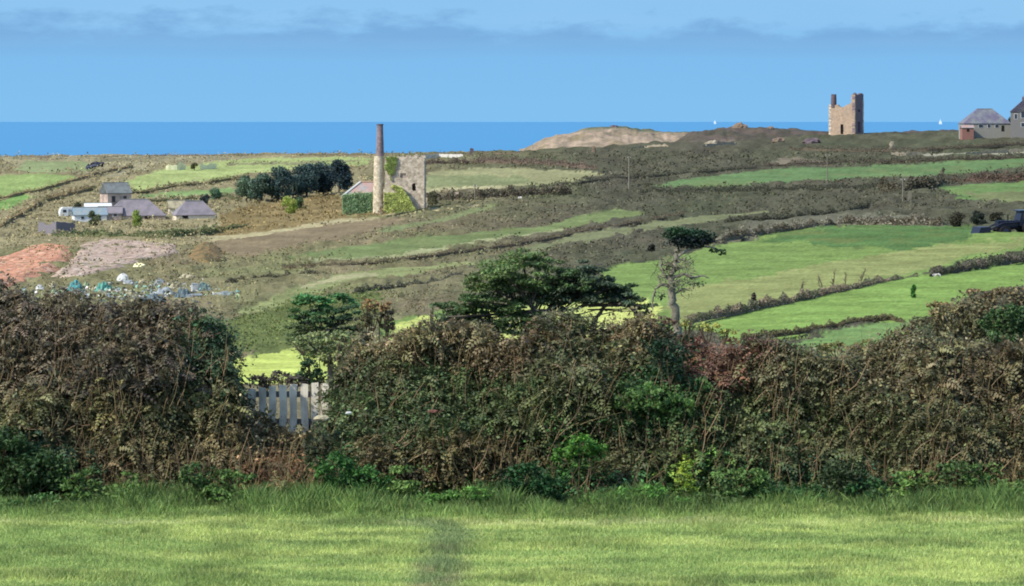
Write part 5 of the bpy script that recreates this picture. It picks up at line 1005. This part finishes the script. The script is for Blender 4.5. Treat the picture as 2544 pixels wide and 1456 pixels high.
# ------------------------------------------------------------------ scrap on the moor edge
GS = 'scrap dumped at the moor edge'
def scrap(px, row, w, h, mt, label, kind, seed, rot=.3):
    p = G(px, row); s = p[1] / F; w *= s * 1.3; h *= s * 1.35
    if kind == 'box':
        t = xf(boxm(-w / 2, w / 2, -w * .3, w * .3, -.1, h), tuple(p), rz=rot, rx=.12); V = t[0] + np.random.default_rng(seed).normal(size=t[0].shape) * w * .03
        o = thing('scrap_cabinet', label, 'scrap', tuple(p), GS); obj('cabinet', (V, t[1], None), mt, o); obj('lid', xf(boxm(-w / 2 - .03, w / 2 + .03, -w * .32, w * .32, h + .01, h + .07), tuple(p), rz=rot, rx=.12), M_greyt, o)
    elif kind == 'sheet':
        R = np.random.default_rng(seed); n = 12; u = np.linspace(-.5, .5, n); X, Y = np.meshgrid(u, u, indexing='ij'); Z = h * (.15 + .85 * (1.0 - (X * 2) ** 2) * (1 - (Y * 2) ** 2)) * (.1 + 1.7 * fbm(X * 9 + seed, Y * 9, 3)) + .08
        V = np.stack([X * w, Y * w * .7, Z], -1).reshape(-1, 3); V2 = V - np.array([0, 0, .04]); idx = np.arange(n * n).reshape(n, n); q = np.stack([idx[:-1, :-1], idx[1:, :-1], idx[1:, 1:], idx[:-1, 1:]], -1).reshape(-1, 4)
        per = np.concatenate([idx[:, 0], idx[-1, 1:], idx[-2::-1, -1], idx[0, -2:0:-1]]); sk = np.stack([per, np.roll(per, -1), np.roll(per, -1) + n * n, per + n * n], 1)[:, ::-1]
        obj('tarpaulin' if 'tarp' in label or 'heap' in label else 'loose_sheet', xf((np.concatenate([V, V2]), np.concatenate([q, q[:, ::-1] + n * n, sk]), None), tuple(p), rz=rot), mt, label=label, cat='scrap', group=GS)
    else: lump(0, 0, 0, w / 2, w * .35, h * .7, seed, mt, 'bulk_bag', label, 'scrap', GS, world=tuple(p + (0, 0, h * .3)), amp=.4)
for i, a in enumerate([
 (305, 704, 22, 18, M_whitet, 'crumpled white bulk bag, brightest in the scrap, top left of the heap', 'bag', .2), (322, 712, 18, 12, M_greyt, 'pale grey bag against the brightest white bag', 'bag', .2), (352, 708, 14, 10, M_creamt, 'small cream bag right of the brightest white bag', 'bag', .4),
 (398, 712, 26, 12, M_greyt, 'blue grey crumpled sheet in the middle of the scrap', 'sheet', .2), (468, 700, 44, 12, M_creamt, 'flat cream panel propped at the top right of the scrap', 'sheet', -.1), (438, 720, 30, 12, M_creamt, 'buff crumpled heap left below the propped cream panel', 'sheet', .5),
 (484, 730, 12, 18, M_whitet, 'narrow upright white cabinet at the right of the scrap', 'box', .3), (482, 744, 30, 8, M_whitet, 'low wide white tank below the upright white cabinet', 'box', .1), (505, 728, 34, 16, mat('grey_teal', tuple(A(134, 158, 152)), var=.3, scale=3), 'grey teal crumpled tarpaulin right of the upright white cabinet', 'sheet', .2), (455, 745, 36, 18, mat('slate_blue', tuple(A(118, 136, 140)), var=.3, scale=3), 'slate blue heap of sheeting left of the low white tank', 'sheet', .1),
 (258, 728, 34, 18, M_tealt, 'bright teal tarpaulin in the centre left of the scrap', 'sheet', .3), (188, 728, 30, 22, mat('cyan_teal', tuple(A(104, 176, 176)), var=.35, scale=3, second=tuple(A(66, 116, 116))), 'blue teal tarpaulin left of the bright teal one', 'sheet', -.3), (140, 736, 40, 10, mat('mint_sheet', tuple(A(164, 184, 144)), var=.3, scale=3), 'pale mint sheet at the left of the scrap', 'sheet', .1), (98, 724, 16, 12, M_whitet, 'small white bag at the far left of the scrap', 'bag', .1), (130, 716, 14, 12, M_creamt, 'upright buff bag left of the teal tarpaulins', 'bag', .1), (290, 738, 40, 8, mat('mint_sheet'), 'low pale green sheet between the teal tarpaulin and the slate blue heap', 'sheet', .3),
 (350, 728, 60, 8, mat('olive_sheet', tuple(A(160, 160, 112)), var=.3, scale=2), 'long olive plank like sheet lying across the middle of the scrap', 'sheet', .25), (410, 734, 40, 12, M_greyt, 'grey buff crumpled sheet right of the long olive sheet', 'sheet', -.2), (380, 752, 50, 12, mat('slate_blue'), 'low blue grey heap at the bottom middle of the scrap', 'sheet', .1), (560, 735, 50, 6, M_greyt, 'thin pale sheet strip lying apart to the right of the scrap', 'sheet', .2), (215, 720, 12, 14, mat('mint_sheet'), 'small upright mint drum between the two teal tarpaulins', 'bag', 0), (325, 742, 30, 10, M_creamt, 'dirty cream sheet at the bottom centre of the scrap', 'sheet', .2)]):
    scrap(a[0], a[1], a[2], a[3], a[4], a[5], a[6], 200 + i, a[7])

def litter():
    R = np.random.default_rng(250); n = 2400; px = np.clip(R.normal(300, 140, n), 60, 590); row = 734 - (px - 300) * 0.03 + R.normal(size=n) * 10
    cl = vnoise(px / 18, row / 5) > 0.45; px, row = px[cl], row[cl]; n = len(px)
    P = np.array([G(a, b) for a, b in zip(px, row)]); sz = R.uniform(0.10, 0.38, n); P[:, 2] += R.uniform(0.05, 0.5, n)
    pal = np.array([LIN(c) for c in [(230, 230, 224), (150, 196, 178), (186, 186, 170), (120, 130, 110), (168, 180, 190), (176, 168, 130), (96, 96, 76), (150, 160, 120)]])
    obj('scrap_litter', leafq(P, sz, jit(pal[R.integers(0, 8, n)] * KA * 1.4, n, .2, .05, R), up=.5, asp=.6, R=R), M_dry, label='small torn pieces of pale and teal rubbish scattered through the scrap', cat='rubbish', kind='stuff')
litter()
# ------------------------------------------------------------------ telegraph poles
for px, br, h, lab in [(1563, 470, 82, 'tallest telegraph pole, on the dark moor right of the engine house'), (2055, 462, 80, 'thin telegraph pole in the green strip left of the right tower'), (2243, 498, 56, 'short telegraph pole by the dark mound of hedge'), (1180, 502, 44, 'faint telegraph pole just right of the engine house')]:
    p = G(px, br); s = p[1] / F; t = thing('telegraph_pole', lab, 'pole', tuple(p), 'telegraph poles across the moor'); H = h * s; w = .24 if px == 1563 else .15
    obj('pole', list(tube([p - (0, 0, .5), p + (0, 0, H * .5), p + (0, 0, H)], [w, w * .9, w * .8], 8)), M_pole, t)
    obj('crossarm', xf(boxm(-.5, .5, -.06, .06, H - .5, H - .38), tuple(p)), M_pole, t)
    for x in (-.4, .4): obj('insulator', list(tube([p + (x, 0, H - .38), p + (x, 0, H - .2)], [.07, .04], 6)), M_white, t)
for px, br, h, w, lab in [(2261, 500, 28, .8, 'short pale post beside the short telegraph pole'), (2268, 510, 10, 1.2, 'pale stump at the foot of the short telegraph pole'), (1172, 384, 18, 1.3, 'dark upright marker stone on the skyline right of the engine house')]:
    p = G(px, br); s = p[1] / F; dk_ = px == 1172
    obj('marker_stone' if dk_ else 'fence_post', xf(cellwall(wallmask(w, h * s, .15, [(0, h * s - .3), (w / 2, h * s), (w, h * s - .4)]), .15, .15, .4, .03), tuple(p - (w / 2, 0, .2))), M_stoned if dk_ else M_pole, label=lab, cat='standing stone' if dk_ else 'post')

# ------------------------------------------------------------------ vehicles
def car():
    p = G(238, 418); t = thing('parked_car', 'dark blue car parked tilted on the left skyline field', 'car', tuple(p), None); R_ = dict(rz=math.radians(-28), ry=math.radians(-17)); k = 1.35
    T = lambda q: xf((q[0] * k, q[1], q[2]), tuple(p + (0, 0, -.1)), **R_)
    prof = [(-2.2, .45), (2.2, .45), (2.3, .75), (2.25, 1.0), (1.2, 1.12), (.55, 1.62), (-1.5, 1.66), (-2.1, 1.15), (-2.3, .95), (-2.3, .6)]; n = len(prof)
    V = []; 
    for y in (-.88, .88):
        for x, z in prof: V.append((x, y * (0.82 if z > 1.3 else 1), z))
    V = np.array(V); q = np.array([(i, (i + 1) % n, n + (i + 1) % n, n + i) for i in range(n)])[:, ::-1]
    obj('body', [T((V, q, None)), T((V, np.array([list(range(n)), list(range(2 * n - 1, n - 1, -1))]), None))], M_navy, t)
    for y in (-.83, .83):
        for a, b in ((-1.45, -.4), (-.3, .6)):
            g = boxm(a, b, y - .03, y + .03, 1.14, 1.52); obj('window', T(g), M_dark, t)
    obj('windscreen', T((np.array([(1.2, -.7, 1.16), (1.2, .7, 1.16), (.62, .66, 1.6), (.62, -.66, 1.6)]), np.array([(0, 1, 2, 3)]), None)), M_dark, t)
    for x in (-1.4, 1.4):
        for y in (-.86, .86):
            w = obj('wheel', [T(q_) for q_ in tube([(x, y - .12, .36), (x, y + .12, .36)], [.36, .36], 16)], M_tyre, t); sub('hub_cap', [T(q_) for q_ in tube([(x, y - .14, .36), (x, y + .14, .36)], [.18, .18], 10)], M_greyt, w, t)
    for y in (-.6, .6): obj('headlight', T(boxm(2.2, 2.3, y - .15, y + .15, .8, .93)), M_greyt, t)
car()
def tractor():
    p = G(2528, 582); s = p[1] / F; t = thing('tractor', 'dark navy tractor with a front loader cut by the right edge', 'tractor', tuple(p)); r = math.pi + .22; T = lambda q: xf((q[0] * np.array([1.7, 1.5, 1.22]), q[1], q[2]), tuple(p), rz=r)
    k = 1.0
    obj('bonnet', T(boxm(.1, 1.9, -.42, .42, .85, 1.65)), M_navyd, t)
    obj('chassis', T(boxm(-1.6, 2.0, -.3, .3, .55, .85)), M_dark, t)
    prof = [(-1.5, 1.0), (.05, 1.0), (.05, 1.7), (-.15, 2.75), (-1.4, 2.75), (-1.6, 1.9)]; n = len(prof); V = np.array([(x, y, z) for y in (-.75, .75) for x, z in prof]); q = np.array([(i, (i + 1) % n, n + (i + 1) % n, n + i) for i in range(n)])[:, ::-1]
    obj('cab', [T((V, q, None)), T((V, np.array([list(range(n)), list(range(2 * n - 1, n - 1, -1))]), None))], M_navyd, t)
    obj('cab_roof', T(boxm(-1.6, .1, -.85, .85, 2.76, 2.9)), M_navy, t)
    for y in (-.77, .77): obj('window', T(boxm(-1.3, -.2, y - .03, y + .03, 1.75, 2.6)), M_glass, t)
    for y in (-.85, .85):
        w = obj('rear_wheel', [T(a) for a in tube([(-1.0, y - .22, .82), (-1.0, y + .22, .82)], [.85, .85], 20)], M_tyre, t); sub('rim', [T(a) for a in tube([(-1.0, y - .25, .82), (-1.0, y + .25, .82)], [.4, .4], 12)], M_navy, w, t)
        w = obj('front_wheel', [T(a) for a in tube([(1.4, y - .15, .5), (1.4, y + .15, .5)], [.5, .5], 18)], M_tyre, t); sub('rim', [T(a) for a in tube([(1.4, y - .17, .5), (1.4, y + .17, .5)], [.24, .24], 12)], M_navy, w, t)
        obj('loader_arm', [T(a) for a in tube([(-.1, y * .75, 1.5), (1.6, y * .75, 1.35), (2.8, y * .75, .55)], [.11, .11, .1], 6)], M_navyd, t)
    Vb = np.array([(x, y, z) for y in (-1.05, 1.05) for x, z in [(2.8, .1), (3.9, .1), (3.7, .9), (2.8, .95)]]); q = np.array([(0, 1, 5, 4), (1, 2, 6, 5), (2, 3, 7, 6), (3, 0, 4, 7), (3, 2, 1, 0), (4, 5, 6, 7)])
    obj('bucket', T((Vb, q[:, ::-1], None)), M_navyd, t); obj('exhaust_pipe', [T(a) for a in tube([(1.0, .3, 1.6), (1.0, .3, 2.4)], [.05, .05], 8)], M_dark, t)
tractor()

# ------------------------------------------------------------------ boats far out
for px, lab, k in ((1776, 'tiny white sailing boat on the horizon between the headland and the tower', 1.0), (2336, 'tiny white sailing boat on the horizon between the tower and the right houses', 1.25)):
    d = 20000.0; x = (px - CX) / F * d; p = np.array([x, d, -60.0]); t = thing('sailing_boat', lab, 'boat', tuple(p), 'sailing boats on the horizon'); H = 30 * k
    hp = [(-9, 2.4), (-8, 0), (7, 0), (10.5, 3)]; V = np.array([(xx * k, yy * (1 if zz > 1 else .6) * 2.2, zz * k) for yy in (-1, 1) for xx, zz in hp]); q = np.array([(0, 1, 2, 3), (7, 6, 5, 4), (0, 3, 7, 4), (1, 0, 4, 5), (2, 1, 5, 6), (3, 2, 6, 7)])
    obj('hull', (V + p, q, None), M_sail, t)
    obj('mast', list(tube([p + (1, 0, 2), p + (1, 0, H)], [.35, .2], 6)), M_greyt, t)
    for nm, tri in (('mainsail', [(.4, 0, 4), (-8, 0, 4), (.4, 0, H - 1)]), ('foresail', [(1.8, 0, 4), (9, 0, 4), (1.8, 0, H * .85)])):
        a = np.array(tri, float) * np.array([k, 1, 1]); Vv = np.concatenate([a + (0, -.3, 0), a + (0, .3, 0), [a.mean(0) + (0, 1.6, 0)]]) + p
        obj(nm, [(Vv, np.array([(0, 2, 1), (3, 4, 6), (4, 5, 6), (5, 3, 6)]), None), (Vv, np.array([(0, 1, 4, 3), (1, 2, 5, 4), (2, 0, 3, 5)]), None)], M_sail, t)
